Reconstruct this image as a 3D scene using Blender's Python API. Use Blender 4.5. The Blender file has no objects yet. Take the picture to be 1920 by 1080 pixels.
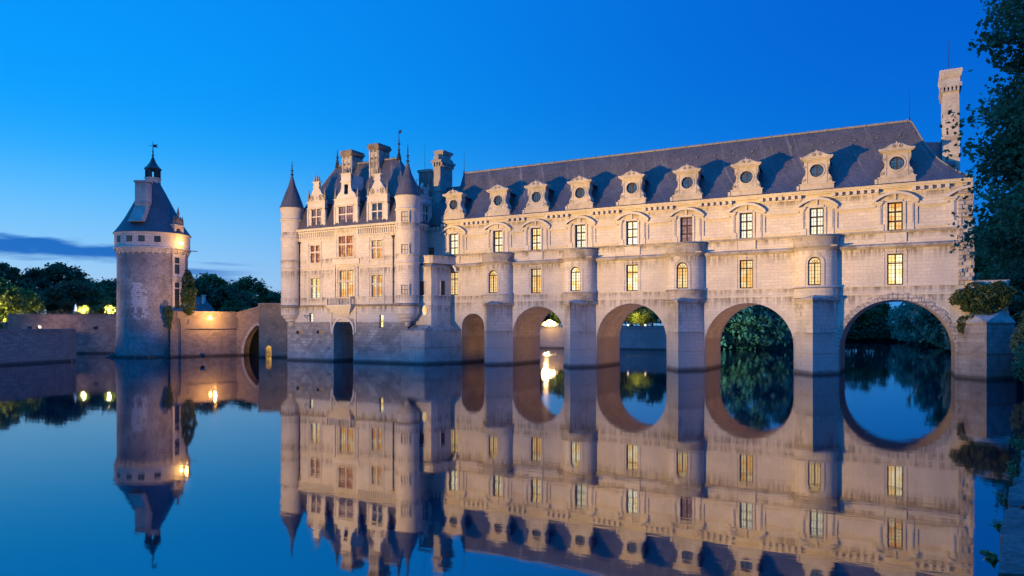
import bpy, bmesh, math, random
import numpy as np
from mathutils import Matrix, Vector

C = bpy.context.scene.collection
SC = bpy.context.scene
R = math.radians
PI = math.pi

# ------------------------------------------------------------------ camera
ALPHA = math.atan(0.543)
CAM = (0.0, -81.0, 4.95)
cd = bpy.data.cameras.new('camera')
cam = bpy.data.objects.new('camera', cd)
C.objects.link(cam)
cam.location = CAM
cam.rotation_euler = (R(90), 0, ALPHA)
cd.sensor_width = 36
cd.lens = 36 * 1363 / 1920
cd.shift_y = 70 / 1920
cd.clip_start = 0.1
cd.clip_end = 9000
SC.camera = cam

# ------------------------------------------------------------------ render settings
SC.view_settings.view_transform = 'Standard'
SC.view_settings.look = 'None'
SC.view_settings.exposure = 0
SC.view_settings.gamma = 1
SC.cycles.use_denoising = True
SC.cycles.max_bounces = 6
SC.cycles.diffuse_bounces = 3
SC.cycles.glossy_bounces = 3
SC.cycles.transmission_bounces = 3
SC.cycles.sample_clamp_indirect = 6
SC.cycles.use_fast_gi = False


# ------------------------------------------------------------------ node helper
class G:
    def __init__(s, nt):
        s.nt = nt

    def n(s, typ, ins=None, **kw):
        nd = s.nt.nodes.new(typ)
        for k, v in kw.items():
            setattr(nd, k, v)
        for k, v in (ins or {}).items():
            sk = nd.inputs[k]
            if hasattr(v, 'is_output') or isinstance(v, bpy.types.NodeSocket):
                s.nt.links.new(v, sk)
            else:
                sk.default_value = v
        return nd

    def m(s, op, a, b=0.0, c=0.0, clamp=False):
        nd = s.nt.nodes.new('ShaderNodeMath')
        nd.operation = op
        nd.use_clamp = clamp
        for i, v in enumerate((a, b, c)):
            if isinstance(v, bpy.types.NodeSocket):
                s.nt.links.new(v, nd.inputs[i])
            else:
                nd.inputs[i].default_value = v
        return nd.outputs[0]

    def mix(s, f, a, b, typ='MIX'):
        nd = s.nt.nodes.new('ShaderNodeMix')
        nd.data_type = 'RGBA'
        nd.blend_type = typ
        for i, v in ((0, f), (6, a), (7, b)):
            if isinstance(v, bpy.types.NodeSocket):
                s.nt.links.new(v, nd.inputs[i])
            else:
                nd.inputs[i].default_value = v if i == 0 else (*v, 1)
        return nd.outputs[2]

    def ramp(s, f, stops, interp='LINEAR'):
        nd = s.nt.nodes.new('ShaderNodeValToRGB')
        cr = nd.color_ramp
        cr.interpolation = interp
        while len(cr.elements) < len(stops):
            cr.elements.new(0.5)
        for e, (p, c) in zip(cr.elements, stops):
            e.position = p
            e.color = (*c, 1) if not isinstance(c, (int, float)) else (c, c, c, 1)
        s.nt.links.new(f, nd.inputs[0])
        return nd.outputs[0]

    def smooth(s, v, lo, hi):
        nd = s.n('ShaderNodeMapRange', {'Value': v, 'From Min': lo, 'From Max': hi}, interpolation_type='SMOOTHSTEP')
        return nd.outputs[0]

    def noise(s, vec, scale, detail=3, rough=0.55):
        return s.n('ShaderNodeTexNoise', {'Vector': vec, 'Scale': scale, 'Detail': detail, 'Roughness': rough}).outputs[0]

    def comb(s, x, y, z=0.0):
        return s.n('ShaderNodeCombineXYZ', {0: x, 1: y, 2: z}).outputs[0]


def lin(r, g, b):
    f = lambda c: (c / 255 / 12.92) if c / 255 <= .04045 else ((c / 255 + .055) / 1.055) ** 2.4
    return (f(r), f(g), f(b))


# ------------------------------------------------------------------ sky (blue hour)
wd = bpy.data.worlds.new("World")
SC.world = wd
wd.use_nodes = True
nt = wd.node_tree
nt.nodes.clear()
g = G(nt)
tc = g.n('ShaderNodeTexCoord').outputs['Generated']
sx = g.n('ShaderNodeSeparateXYZ', {0: tc})
X, Y, Z = sx.outputs
ca, sa = math.cos(ALPHA), math.sin(ALPHA)
xr = g.m('ADD', g.m('MULTIPLY', X, ca), g.m('MULTIPLY', Y, sa))       # toward north-east
xf = g.m('ADD', g.m('MULTIPLY', X, -sa), g.m('MULTIPLY', Y, ca))
el = g.m('MULTIPLY', g.m('ARCSINE', g.m('MINIMUM', g.m('MAXIMUM', Z, -1.0), 1.0)), 180 / PI)
az = g.m('MULTIPLY', g.m('ARCTAN2', xr, xf), 180 / PI)
e01 = g.m('DIVIDE', g.m('MAXIMUM', el, 0.0), 90.0)
west = g.ramp(e01, [(0, lin(182, 208, 236)), (3.0 / 90, lin(160, 205, 244)), (6.0 / 90, lin(128, 199, 252)), (9 / 90, lin(88, 188, 255)),
                    (12 / 90, lin(30, 170, 255)), (15.5 / 90, lin(0, 158, 255)), (20 / 90, lin(0, 152, 254)), (26 / 90, lin(0, 144, 248)),
                    (50 / 90, lin(8, 140, 245)), (1, lin(14, 130, 240))], 'B_SPLINE')
east = g.ramp(e01, [(0, lin(70, 145, 215)), (3.0 / 90, lin(36, 138, 225)), (7.0 / 90, lin(6, 124, 224)), (12 / 90, lin(0, 112, 219)), (17 / 90, lin(0, 102, 213)),
                    (24 / 90, lin(0, 92, 206)), (50 / 90, lin(6, 110, 222)), (1, lin(14, 125, 232))], 'B_SPLINE')
f = g.smooth(xr, 0.55, -0.62)
sky = g.mix(f, east, west)
# dusk cloud bank low in the west
cv = g.comb(g.m('MULTIPLY', az, 0.16), g.m('MULTIPLY', el, 0.9))
n1 = g.noise(cv, 1.0, 4, 0.5)
n2 = g.noise(g.comb(g.m('MULTIPLY', az, 0.11), g.m('MULTIPLY', el, 1.6), 3.7), 1.0, 3, 0.5)
wob = g.m('ADD', el, g.m('MULTIPLY', g.m('SUBTRACT', n1, 0.5), 2.4))
tilt = g.m('ADD', wob, g.m('MULTIPLY', g.m('ADD', az, 32.0), 0.02))
bank = g.m('MULTIPLY', g.smooth(tilt, 4.25, 4.9), g.smooth(tilt, 5.85, 5.35))
bank = g.m('MULTIPLY', bank, g.smooth(az, -25.2, -27.4))
strk = g.m('MULTIPLY', g.smooth(n2, 0.47, 0.62), g.m('MULTIPLY', g.smooth(el, 2.2, 3.4), g.smooth(el, 5.2, 4.2)))
strk = g.m('MULTIPLY', strk, g.smooth(az, -18.0, -24.0))
cl = g.m('MAXIMUM', bank, g.m('MULTIPLY', strk, 0.8))
sky = g.mix(g.m('MULTIPLY', cl, 0.97), sky, lin(0, 104, 196))
nis = g.n('ShaderNodeTexSky', sky_type='NISHITA', sun_disc=False, sun_elevation=R(-4), sun_rotation=R(-70))
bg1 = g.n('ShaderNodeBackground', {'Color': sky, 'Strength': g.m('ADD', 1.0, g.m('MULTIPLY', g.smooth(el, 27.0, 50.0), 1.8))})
bg2 = g.n('ShaderNodeBackground', {'Color': nis.outputs[0], 'Strength': 0.05})
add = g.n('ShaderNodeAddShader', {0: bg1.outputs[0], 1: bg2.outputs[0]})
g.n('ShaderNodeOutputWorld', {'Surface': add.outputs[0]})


# ------------------------------------------------------------------ materials
MATS = {}


def newmat(name):
    m = bpy.data.materials.new(name)
    m.use_nodes = True
    m.node_tree.nodes.clear()
    MATS[name] = m
    return m, G(m.node_tree)


def finish(g, col, rough=0.9, normal=None, spec=0.3, **kw):
    ins = {'Base Color': col if isinstance(col, bpy.types.NodeSocket) else (*col, 1), 'Roughness': rough, 'Specular IOR Level': spec}
    if normal is not None:
        ins['Normal'] = normal
    ins.update(kw)
    p = g.n('ShaderNodeBsdfPrincipled', ins)
    g.n('ShaderNodeOutputMaterial', {'Surface': p.outputs[0]})
    return p


def coords(g, cyl=None):
    P = g.n('ShaderNodeNewGeometry').outputs['Position']
    s = g.n('ShaderNodeSeparateXYZ', {0: P})
    x, y, z = s.outputs
    if cyl:
        u = g.m('MULTIPLY', g.m('ARCTAN2', g.m('SUBTRACT', y, cyl[1]), g.m('SUBTRACT', x, cyl[0])), cyl[2])
    else:
        u = g.m('ADD', x, g.m('MULTIPLY', y, 0.83))
    return P, u, z


def stone(name, c1, c2, mortar, bw=0.85, bh=0.34, ms=0.012, stain=0.35, stain_col=(0.10, 0.085, 0.075), water=True,
          lichen=0.0, bump=0.25, cyl=None, bias=0.0, zband=None, grime=0.0, ledges=()):
    m, g = newmat(name)
    P, u, z = coords(g, cyl)
    jit = g.noise(P, 1.3, 2)
    vec = g.comb(u, g.m('ADD', z, g.m('MULTIPLY', g.m('SUBTRACT', jit, 0.5), 0.05)))
    b = g.n('ShaderNodeTexBrick', {'Vector': vec, 'Color1': (*c1, 1), 'Color2': (*c2, 1), 'Mortar': (*mortar, 1), 'Scale': 1.0,
                                   'Mortar Size': ms, 'Mortar Smooth': 0.3, 'Bias': bias, 'Brick Width': bw, 'Row Height': bh})
    col = b.outputs['Color']
    big = g.noise(P, 0.22, 4, 0.6)
    col = g.mix(g.smooth(big, 0.38, 0.72), col, tuple(c * 0.86 for c in c2), 'MIX') if stain > 0 else col
    fine = g.noise(P, 5.0, 4, 0.65)
    col = g.mix(1.0, col, g.ramp(fine, [(0.3, 0.86), (0.7, 1.08)]), 'MULTIPLY')
    if stain > 0:
        sv = g.noise(g.comb(g.m('MULTIPLY', u, 0.9), g.m('MULTIPLY', z, 0.13), 1.0), 1.0, 5, 0.65)
        col = g.mix(g.m('MULTIPLY', g.smooth(sv, 0.55, 0.80), stain), col, stain_col)
    if grime > 0:
        gn = g.noise(P, 0.8, 5, 0.7)
        col = g.mix(g.m('MULTIPLY', g.smooth(gn, 0.45, 0.68), grime), col, (0.09, 0.08, 0.075))
    if ledges:
        dn = g.noise(g.comb(g.m('MULTIPLY', u, 2.2), g.m('MULTIPLY', z, 0.25), 5.0), 1.0, 5, 0.7)
        dm = g.noise(P, 0.35, 3, 0.6)
        tot = None
        for zl, ln in ledges:
            k = g.m('MULTIPLY', g.smooth(z, zl - ln, zl - 0.05), g.m('LESS_THAN', z, zl))
            tot = k if tot is None else g.m('MAXIMUM', tot, k)
        k = g.m('MULTIPLY', tot, g.m('MULTIPLY', g.smooth(dn, 0.38, 0.60), g.smooth(dm, 0.28, 0.58)))
        col = g.mix(g.m('MULTIPLY', k, 0.85), col, (0.13, 0.11, 0.095))
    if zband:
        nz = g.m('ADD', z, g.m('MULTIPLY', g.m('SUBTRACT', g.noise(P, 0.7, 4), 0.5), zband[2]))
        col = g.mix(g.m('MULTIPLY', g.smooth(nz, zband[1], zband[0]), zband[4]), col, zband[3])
    if lichen > 0:
        ln = g.noise(P, 3.2, 5, 0.75)
        lm = g.m('MULTIPLY', g.smooth(ln, 0.60, 0.68), g.m('MULTIPLY', g.smooth(z, 0.5, 1.1), g.smooth(z, 3.2, 1.6)))
        col = g.mix(g.m('MULTIPLY', lm, lichen), col, (0.62, 0.60, 0.58))
    if water:
        wz = g.m('ADD', z, g.m('MULTIPLY', g.m('SUBTRACT', g.noise(P, 1.6, 3), 0.5), 0.25))
        col = g.mix(g.m('MULTIPLY', g.smooth(wz, 0.5, 0.12), 0.75), col, (0.03, 0.028, 0.022))
    hgt = g.m('ADD', g.m('MULTIPLY', b.outputs['Fac'], -0.6), g.m('MULTIPLY', fine, 0.9))
    bp = g.n('ShaderNodeBump', {'Strength': bump, 'Distance': 0.06, 'Height': hgt})
    finish(g, col, 0.92, bp.outputs[0], 0.2)
    return m


LIME = ((0.61, 0.55, 0.475), (0.54, 0.48, 0.415), (0.42, 0.37, 0.315))
LED = ((18.1, 1.0), (14.15, 0.9), (12.6, 1.6), (8.82, 1.0), (7.55, 1.3))
stone('limestone', *LIME, stain=0.35, ledges=LED, bump=0.4, ms=0.016)
stone('trim_limestone', (0.60, 0.545, 0.475), (0.55, 0.495, 0.43), (0.48, 0.43, 0.37), stain=0.25, water=False, bump=0.15)
stone('weathered_limestone', (0.40, 0.36, 0.32), (0.34, 0.305, 0.275), (0.26, 0.23, 0.2), stain=0.75, water=False, grime=0.7)
stone('carved_limestone', (0.53, 0.475, 0.41), (0.46, 0.41, 0.35), (0.4, 0.34, 0.28), stain=0.45, water=False, grime=0.35)
stone('dark_carved_stone', (0.30, 0.25, 0.20), (0.24, 0.20, 0.16), (0.16, 0.14, 0.12), stain=0.6, water=False, grime=0.8)
stone('pier_stone', (0.52, 0.48, 0.44), (0.44, 0.405, 0.37), (0.30, 0.26, 0.23), stain=0.5, lichen=0.5, bh=0.42, bw=1.1, ledges=((7.4, 2.2), (4.2, 1.2)), ms=0.018, bump=0.5,
      zband=(3.9, 4.3, 0.25, (0.36, 0.33, 0.30), 0.6), grime=0.2)
stone('bridge_limestone', *LIME, stain=0.45, ledges=((8.0, 1.6),), bump=0.4, ms=0.016, zband=(3.6, 4.3, 0.5, (0.27, 0.235, 0.21), 0.75))
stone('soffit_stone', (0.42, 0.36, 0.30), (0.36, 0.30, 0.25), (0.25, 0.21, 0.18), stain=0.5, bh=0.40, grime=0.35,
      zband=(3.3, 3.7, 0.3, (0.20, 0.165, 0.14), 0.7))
stone('base_masonry', (0.44, 0.40, 0.35), (0.25, 0.22, 0.20), (0.20, 0.18, 0.165), bw=0.75, bh=0.40, ms=0.02, stain=0.4, lichen=0.5,
      bump=0.5, grime=0.45, zband=(0.4, 1.9, 1.4, (0.42, 0.40, 0.37), 0.35))
stone('plinth_stone', (0.44, 0.39, 0.34), (0.38, 0.34, 0.30), (0.28, 0.25, 0.22), bw=1.0, bh=0.42, stain=0.5, lichen=0.45, grime=0.35)
stone('abutment_stone', (0.33, 0.30, 0.275), (0.24, 0.215, 0.20), (0.17, 0.155, 0.145), bw=0.9, bh=0.42, ms=0.02, stain=0.6, lichen=0.9, bump=0.6, grime=0.6)
TC = (-106.7, -5.7)
stone('tower_rubble', (0.47, 0.41, 0.37), (0.25, 0.21, 0.19), (0.34, 0.30, 0.27), bw=0.30, bh=0.17, ms=0.03, stain=0.45, bump=1.0,
      cyl=(*TC, 5.2), grime=0.45, lichen=0.35)
stone('tower_ashlar', (0.58, 0.52, 0.45), (0.48, 0.42, 0.36), (0.28, 0.25, 0.22), bw=0.7, bh=0.36, ms=0.02, stain=0.3, cyl=(*TC, 5.4), water=False)
stone('infill_masonry', (0.58, 0.56, 0.55), (0.46, 0.44, 0.43), (0.26, 0.24, 0.23), bw=0.42, bh=0.24, ms=0.03, stain=0.1, cyl=(*TC, 5.2), water=False)
stone('garden_wall_stone', (0.32, 0.255, 0.22), (0.22, 0.175, 0.155), (0.15, 0.13, 0.12), bw=0.45, bh=0.22, ms=0.02, stain=0.35, bump=0.8, lichen=0.2, grime=0.3)
stone('terrace_wall_stone', (0.36, 0.27, 0.21), (0.22, 0.165, 0.135), (0.36, 0.32, 0.29), bw=0.95, bh=0.36, ms=0.016, stain=0.4, bump=0.4, lichen=0.35, grime=0.4)
stone('bridge_rubble', (0.31, 0.245, 0.195), (0.22, 0.17, 0.135), (0.18, 0.145, 0.12), bw=0.7, bh=0.30, ms=0.015, stain=0.65, bump=0.5, lichen=0.8, grime=0.4)
stone('far_wall_stone', (0.30, 0.27, 0.25), (0.25, 0.22, 0.20), (0.2, 0.18, 0.17), bw=0.9, bh=0.36, stain=0.3)
stone('ruined_stone', (0.52, 0.47, 0.42), (0.44, 0.39, 0.35), (0.22, 0.2, 0.18), bw=0.8, bh=0.4, ms=0.05, stain=0.4, bump=0.9, grime=0.3, water=False)


def slate(name, c1, c2, streak=0.4, spec=0.45):
    m, g = newmat(name)
    P, u, z = coords(g)
    b = g.n('ShaderNodeTexBrick', {'Vector': g.comb(u, z), 'Color1': (*c1, 1), 'Color2': (*c2, 1), 'Mortar': (*[c * 0.45 for c in c1], 1), 'Scale': 1.0,
                                   'Mortar Size': 0.02, 'Mortar Smooth': 0.4, 'Brick Width': 0.24, 'Row Height': 0.14})
    col = b.outputs[0]
    sv = g.noise(g.comb(g.m('MULTIPLY', u, 1.6), g.m('MULTIPLY', z, 0.10)), 1.0, 5, 0.7)
    col = g.mix(g.m('MULTIPLY', g.smooth(sv, 0.52, 0.72), streak), col, tuple(min(1, c * 2.0) for c in c1))
    pn = g.noise(P, 0.5, 5, 0.65)
    col = g.mix(1.0, col, g.ramp(pn, [(0.3, 0.72), (0.7, 1.25)]), 'MULTIPLY')
    ch = g.noise(P, 6.0, 3, 0.7)
    col = g.mix(1.0, col, g.ramp(ch, [(0.3, 0.75), (0.7, 1.2)]), 'MULTIPLY')
    bp = g.n('ShaderNodeBump', {'Strength': 0.5, 'Distance': 0.05, 'Height': g.m('ADD', g.m('MULTIPLY', b.outputs['Fac'], -0.5), ch)})
    finish(g, col, 0.55, bp.outputs[0], spec)


slate('slate', (0.108, 0.094, 0.094), (0.068, 0.060, 0.063), 0.6)
slate('tower_slate', (0.085, 0.080, 0.090), (0.056, 0.054, 0.064), 0.3)


def plain(name, col, rough=0.6, spec=0.4, metal=0.0, var=0.25, scale=3.0):
    m, g = newmat(name)
    P = g.n('ShaderNodeNewGeometry').outputs['Position']
    n = g.noise(P, scale, 4, 0.6)
    c = g.mix(1.0, col, g.ramp(n, [(0.3, 1 - var), (0.7, 1 + var)]), 'MULTIPLY')
    finish(g, c, rough, None, spec, Metallic=metal)


plain('lead', (0.20, 0.19, 0.18), 0.6, 0.4)
plain('iron', (0.02, 0.02, 0.022), 0.5, 0.4)
plain('window_wood', (0.040, 0.020, 0.010), 0.6, 0.3)
plain('dark_wood', (0.02, 0.013, 0.01), 0.7, 0.3)
plain('white_canvas', (0.75, 0.75, 0.73), 0.9, 0.2)
plain('terrace_gravel', (0.20, 0.16, 0.13), 0.95, 0.1, scale=0.6)
plain('bank_earth', (0.04, 0.045, 0.02), 0.95, 0.1, scale=0.4)
plain('interior_dark', (0.05, 0.045, 0.04), 0.9, 0.1)
plain('bark', (0.06, 0.05, 0.04), 0.95, 0.1)


def quaymat():
    m, g = newmat('quay_stone')
    P = g.n('ShaderNodeNewGeometry').outputs['Position']
    n = g.noise(P, 2.2, 6, 0.7)
    n2 = g.noise(P, 14.0, 5, 0.75)
    col = g.ramp(n, [(0.3, (0.05, 0.05, 0.048)), (0.55, (0.11, 0.105, 0.097)), (0.75, (0.18, 0.172, 0.16))])
    col = g.mix(1.0, col, g.ramp(n2, [(0.35, 0.55), (0.65, 1.2)]), 'MULTIPLY')
    bp = g.n('ShaderNodeBump', {'Strength': 0.9, 'Distance': 0.03, 'Height': g.m('ADD', n, n2)})
    finish(g, col, 0.9, bp.outputs[0], 0.3)


quaymat()


def leafmat(name, c1, c2, trans=0.25):
    m, g = newmat(name)
    geo = g.n('ShaderNodeNewGeometry')
    P = geo.outputs['Position']
    rnd = geo.outputs['Random Per Island']
    n = g.noise(P, 0.35, 3, 0.6)
    t = g.m('ADD', g.m('MULTIPLY', rnd, 0.55), g.m('MULTIPLY', g.smooth(n, 0.35, 0.65), 0.45))
    col = g.ramp(t, [(0.0, c1), (1.0, c2)])
    d = g.n('ShaderNodeBsdfPrincipled', {'Base Color': col, 'Roughness': 0.6, 'Specular IOR Level': 0.25})
    tr = g.n('ShaderNodeBsdfTranslucent', {'Color': col})
    mx = g.n('ShaderNodeMixShader', {0: trans, 1: d.outputs[0], 2: tr.outputs[0]})
    g.n('ShaderNodeOutputMaterial', {'Surface': mx.outputs[0]})


leafmat('foliage_dark', (0.032, 0.058, 0.032), (0.087, 0.131, 0.052))
leafmat('foliage_mid', (0.051, 0.087, 0.032), (0.138, 0.181, 0.058))
leafmat('foliage_rust', (0.080, 0.065, 0.032), (0.160, 0.131, 0.058))
leafmat('foliage_pale', (0.11, 0.17, 0.11), (0.24, 0.30, 0.19))
leafmat('foliage_garden', (0.10, 0.13, 0.03), (0.22, 0.24, 0.05), 0.4)
leafmat('foliage_near', (0.030, 0.068, 0.032), (0.11, 0.18, 0.08), 0.3)
leafmat('foliage_ivy', (0.030, 0.055, 0.018), (0.085, 0.125, 0.035))
leafmat('quay_weeds', (0.06, 0.09, 0.05), (0.20, 0.19, 0.06))


def glow(name, col, strength, c2=None, scale=1.2, spec=True):
    """a lit or reflecting pane: emission seen through glass"""
    m, g = newmat(name)
    P = g.n('ShaderNodeNewGeometry').outputs['Position']
    if c2:
        n = g.noise(P, scale, 2, 0.4)
        c = g.mix(g.smooth(n, 0.42, 0.60), col, c2)
    else:
        c = g.n('ShaderNodeRGB').outputs[0]
        c.default_value = (*col, 1)
    e = g.n('ShaderNodeEmission', {'Color': c, 'Strength': strength})
    gl = g.n('ShaderNodeBsdfPrincipled', {'Base Color': (0.01, 0.01, 0.012, 1), 'Roughness': 0.08, 'Specular IOR Level': 0.6})
    a = g.n('ShaderNodeAddShader', {0: e.outputs[0], 1: gl.outputs[0]})
    g.n('ShaderNodeOutputMaterial', {'Surface': a.outputs[0]})


glow('pane_amber', (1.0, 0.50, 0.10), 1.13, (1.0, 0.72, 0.34))
glow('pane_gold', (1.0, 0.62, 0.17), 1.55, (1.0, 0.85, 0.55))
glow('pane_bright', (1.0, 0.78, 0.38), 1.92, (1.0, 0.92, 0.72))
glow('pane_grey', (0.80, 0.80, 0.66), 1.36, (1.0, 0.86, 0.55))
glow('pane_red', (0.50, 0.13, 0.045), 1.09, (0.85, 0.40, 0.14), 1.6)
glow('pane_rose', (0.30, 0.14, 0.13), 1.08, (0.42, 0.25, 0.24), 2.0)
glow('pane_lounge', (1.0, 0.42, 0.08), 1.13, (1.0, 0.75, 0.35), 0.9)
glow('pane_dark', (0.05, 0.035, 0.03), 0.4, (0.02, 0.03, 0.05))
glow('pane_blue', (0.03, 0.10, 0.20), 0.7, (0.07, 0.16, 0.28), 3.0)
glow('lamp_gold', (1.0, 0.60, 0.16), 30.0)
glow('lamp_hot', (1.0, 0.66, 0.28), 22.0)
glow('lamp_halo', (1.0, 0.60, 0.18), 1.5)  # weaker glow standing in for glare round the far floodlight
glow('lamp_small', (1.0, 0.72, 0.45), 3.0)
glow('light_patch_glow', (0.75, 0.38, 0.05), 0.4, (0.45, 0.2, 0.03), 5.0)  # light cast on the bridge pier, painted as emission


def watermat():
    m, g = newmat('river_water')
    P = g.n('ShaderNodeNewGeometry').outputs['Position']
    mp = g.n('ShaderNodeMapping', {'Vector': P, 'Rotation': (0, 0, ALPHA), 'Scale': (0.35, 1.0, 1.0)}).outputs[0]
    n1 = g.noise(mp, 0.9, 3, 0.5)
    n2 = g.noise(mp, 4.0, 2, 0.5)
    # shallow riffle downstream of the bridge
    sp = g.n('ShaderNodeSeparateXYZ', {0: P})
    rif = g.m('MULTIPLY', g.m('MULTIPLY', g.smooth(sp.outputs[1], 18.0, 34.0), g.smooth(sp.outputs[1], 60.0, 45.0)), g.smooth(sp.outputs[0], -18.0, -34.0))
    n3 = g.noise(mp, 1.6, 4, 0.6)
    h = g.m('ADD', g.m('ADD', g.m('MULTIPLY', n1, 0.0024), g.m('MULTIPLY', n2, 0.0006)), g.m('MULTIPLY', g.m('MULTIPLY', n3, rif), 0.05))
    bp = g.n('ShaderNodeBump', {'Strength': 1.0, 'Distance': 1.0, 'Height': h})
    finish(g, (0.0003, 0.002, 0.014), 0.033, bp.outputs[0], 1.0, IOR=2.6)


watermat()


# ------------------------------------------------------------------ mesh builder
class Frame:
    """a vertical working plane: u along it, o outwards, z up"""

    def __init__(s, x, y, ang=0.0):
        s.b = (x, y)
        s.t = (math.cos(ang), math.sin(ang))
        s.nr = (math.sin(ang), -math.cos(ang))

    def __call__(s, u, o, z):
        return (s.b[0] + u * s.t[0] + o * s.nr[0], s.b[1] + u * s.t[1] + o * s.nr[1], z)


WORLD = lambda x, y, z: (x, y, z)


class MB:
    def __init__(s):
        s.v, s.f, s.m = [], [], []

    def add(s, vs, fs, mi=0):
        o = len(s.v)
        s.v += [tuple(p) for p in vs]
        for q in fs:
            s.f.append(tuple(i + o for i in q))
            s.m.append(mi)

    def quad(s, a, b, c, d, mi=0):
        s.add([a, b, c, d], [(0, 1, 2, 3)], mi)

    def box(s, F, u0, u1, o0, o1, z0, z1, mi=0):
        vs = [F(u, o, z) for z in (z0, z1) for (u, o) in ((u0, o0), (u1, o0), (u1, o1), (u0, o1))]
        s.add(vs, [(3, 2, 1, 0), (4, 5, 6, 7), (0, 1, 5, 4), (1, 2, 6, 5), (2, 3, 7, 6), (3, 0, 4, 7)], mi)

    def taper(s, F, a, z0, b, z1, mi=0):
        """frustum between rectangles a=(u0,u1,o0,o1) at z0 and b at z1"""
        vs = [F(u, o, z) for (r, z) in ((a, z0), (b, z1)) for (u, o) in ((r[0], r[2]), (r[1], r[2]), (r[1], r[3]), (r[0], r[3]))]
        s.add(vs, [(3, 2, 1, 0), (4, 5, 6, 7), (0, 1, 5, 4), (1, 2, 6, 5), (2, 3, 7, 6), (3, 0, 4, 7)], mi)

    def prism(s, poly, z0, z1, mi=0, top=True):
        n = len(poly)
        vs = [(x, y, z0) for x, y in poly] + [(x, y, z1) for x, y in poly]
        fs = [(i, (i + 1) % n, (i + 1) % n + n, i + n) for i in range(n)]
        if top:
            fs += [tuple(range(n, 2 * n)), tuple(range(n - 1, -1, -1))]
        s.add(vs, fs, mi)

    def extrude(s, F, poly, o0, o1, mi=0):
        """polygon in (u,z) pushed from o0 to o1"""
        n = len(poly)
        vs = [F(u, o0, z) for u, z in poly] + [F(u, o1, z) for u, z in poly]
        fs = [(i, (i + 1) % n, (i + 1) % n + n, i + n) for i in range(n)]
        fs += [tuple(range(n - 1, -1, -1)), tuple(range(n, 2 * n))]
        s.add(vs, fs, mi)

    def lathe(s, cx, cy, prof, n=24, a0=0.0, a1=2 * PI, mi=0, sx=1.0, sy=1.0):
        full = abs(a1 - a0 - 2 * PI) < 1e-6
        k = n if full else n + 1
        vs = []
        for r, z in prof:
            for i in range(k):
                a = a0 + (a1 - a0) * i / n
                vs.append((cx + r * sx * math.cos(a), cy + r * sy * math.sin(a), z))
        fs = []
        for j in range(len(prof) - 1):
            for i in range(n):
                i2 = (i + 1) % k
                fs.append((j * k + i, j * k + i2, (j + 1) * k + i2, (j + 1) * k + i))
        s.add(vs, fs, mi)
        if full:
            if prof[0][0] > 1e-4:
                s.add(vs[:k], [tuple(range(k - 1, -1, -1))], mi)
            if prof[-1][0] > 1e-4:
                s.add(vs[-k:], [tuple(range(k))], mi)

    def tube(s, pts, rad, n=6, mi=0):
        pts = [Vector(p) for p in pts]
        rad = rad if isinstance(rad, (list, tuple)) else [rad] * len(pts)
        vs = []
        for i, p in enumerate(pts):
            d = (pts[min(i + 1, len(pts) - 1)] - pts[max(i - 1, 0)]).normalized()
            a = d.orthogonal().normalized()
            b = d.cross(a)
            for k in range(n):
                t = 2 * PI * k / n
                vs.append(p + rad[i] * (math.cos(t) * a + math.sin(t) * b))
        fs = []
        for i in range(len(pts) - 1):
            for k in range(n):
                fs.append((i * n + k, i * n + (k + 1) % n, (i + 1) * n + (k + 1) % n, (i + 1) * n + k))
        fs += [tuple(range(n - 1, -1, -1)), tuple(range((len(pts) - 1) * n, len(pts) * n))]
        s.add(vs, fs, mi)

    def ball(s, c, r, n=10, mi=0, sz=1.0):
        prof = [(max(1e-5, r * math.sin(PI * j / 6)), c[2] - sz * r * math.cos(PI * j / 6)) for j in range(7)]
        s.lathe(c[0], c[1], prof, n, mi=mi)

    def build(s, name, mats, parent=None, smooth=35):
        me = bpy.data.meshes.new(name)
        me.from_pydata(s.v, [], s.f)
        if isinstance(mats, str):
            mats = [mats]
        for m in mats:
            me.materials.append(MATS[m])
        me.polygons.foreach_set('material_index', s.m)
        bm = bmesh.new()
        bm.from_mesh(me)
        bmesh.ops.remove_doubles(bm, verts=bm.verts, dist=0.0008)
        bmesh.ops.recalc_face_normals(bm, faces=bm.faces)
        bm.to_mesh(me)
        bm.free()
        if smooth:
            me.polygons.foreach_set('use_smooth', [True] * len(me.polygons))
            me.set_sharp_from_angle(angle=R(smooth))
        o = bpy.data.objects.new(name, me)
        C.objects.link(o)
        if parent is not None:
            attach(o, parent)
        return o


def attach(o, parent):
    o.parent = parent
    if parent.type == 'EMPTY' and not parent.get('_local'):
        o.matrix_parent_inverse = Matrix.Translation(-Vector(parent.location))


def thing(name, label, cat, loc=(0, 0, 0), group=None):
    o = bpy.data.objects.new(name, None)
    C.objects.link(o)
    o.location = loc
    o.empty_display_size = 0.5
    tag(o, label, cat, group)
    return o


def tag(o, label, cat, group=None):
    o['label'] = label
    o['category'] = cat
    if group:
        o['group'] = group
    return o


def struct(name, mb, mat, smooth=0):
    o = mb.build(name, mat, None, smooth)
    o['kind'] = 'structure'
    return o


def dup(o, loc=None, parent=None, rz=None):
    """a copy of an object and of everything below it"""
    c = o.copy()
    C.objects.link(c)
    if parent is not None:
        c.parent = parent
        c.matrix_parent_inverse = o.matrix_parent_inverse.copy()
    if loc is not None:
        c.location = loc
    if rz is not None:
        c.rotation_euler = (0, 0, rz)
    for ch in o.children:
        dup(ch, None, c)
    return c


def hole(u0, u1, z0, z1, d=0.35, arch=0.0, mi=0, back=None):
    return dict(u0=u0, u1=u1, z0=z0, z1=z1, d=d, arch=arch, mi=mi, back=back)


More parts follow.
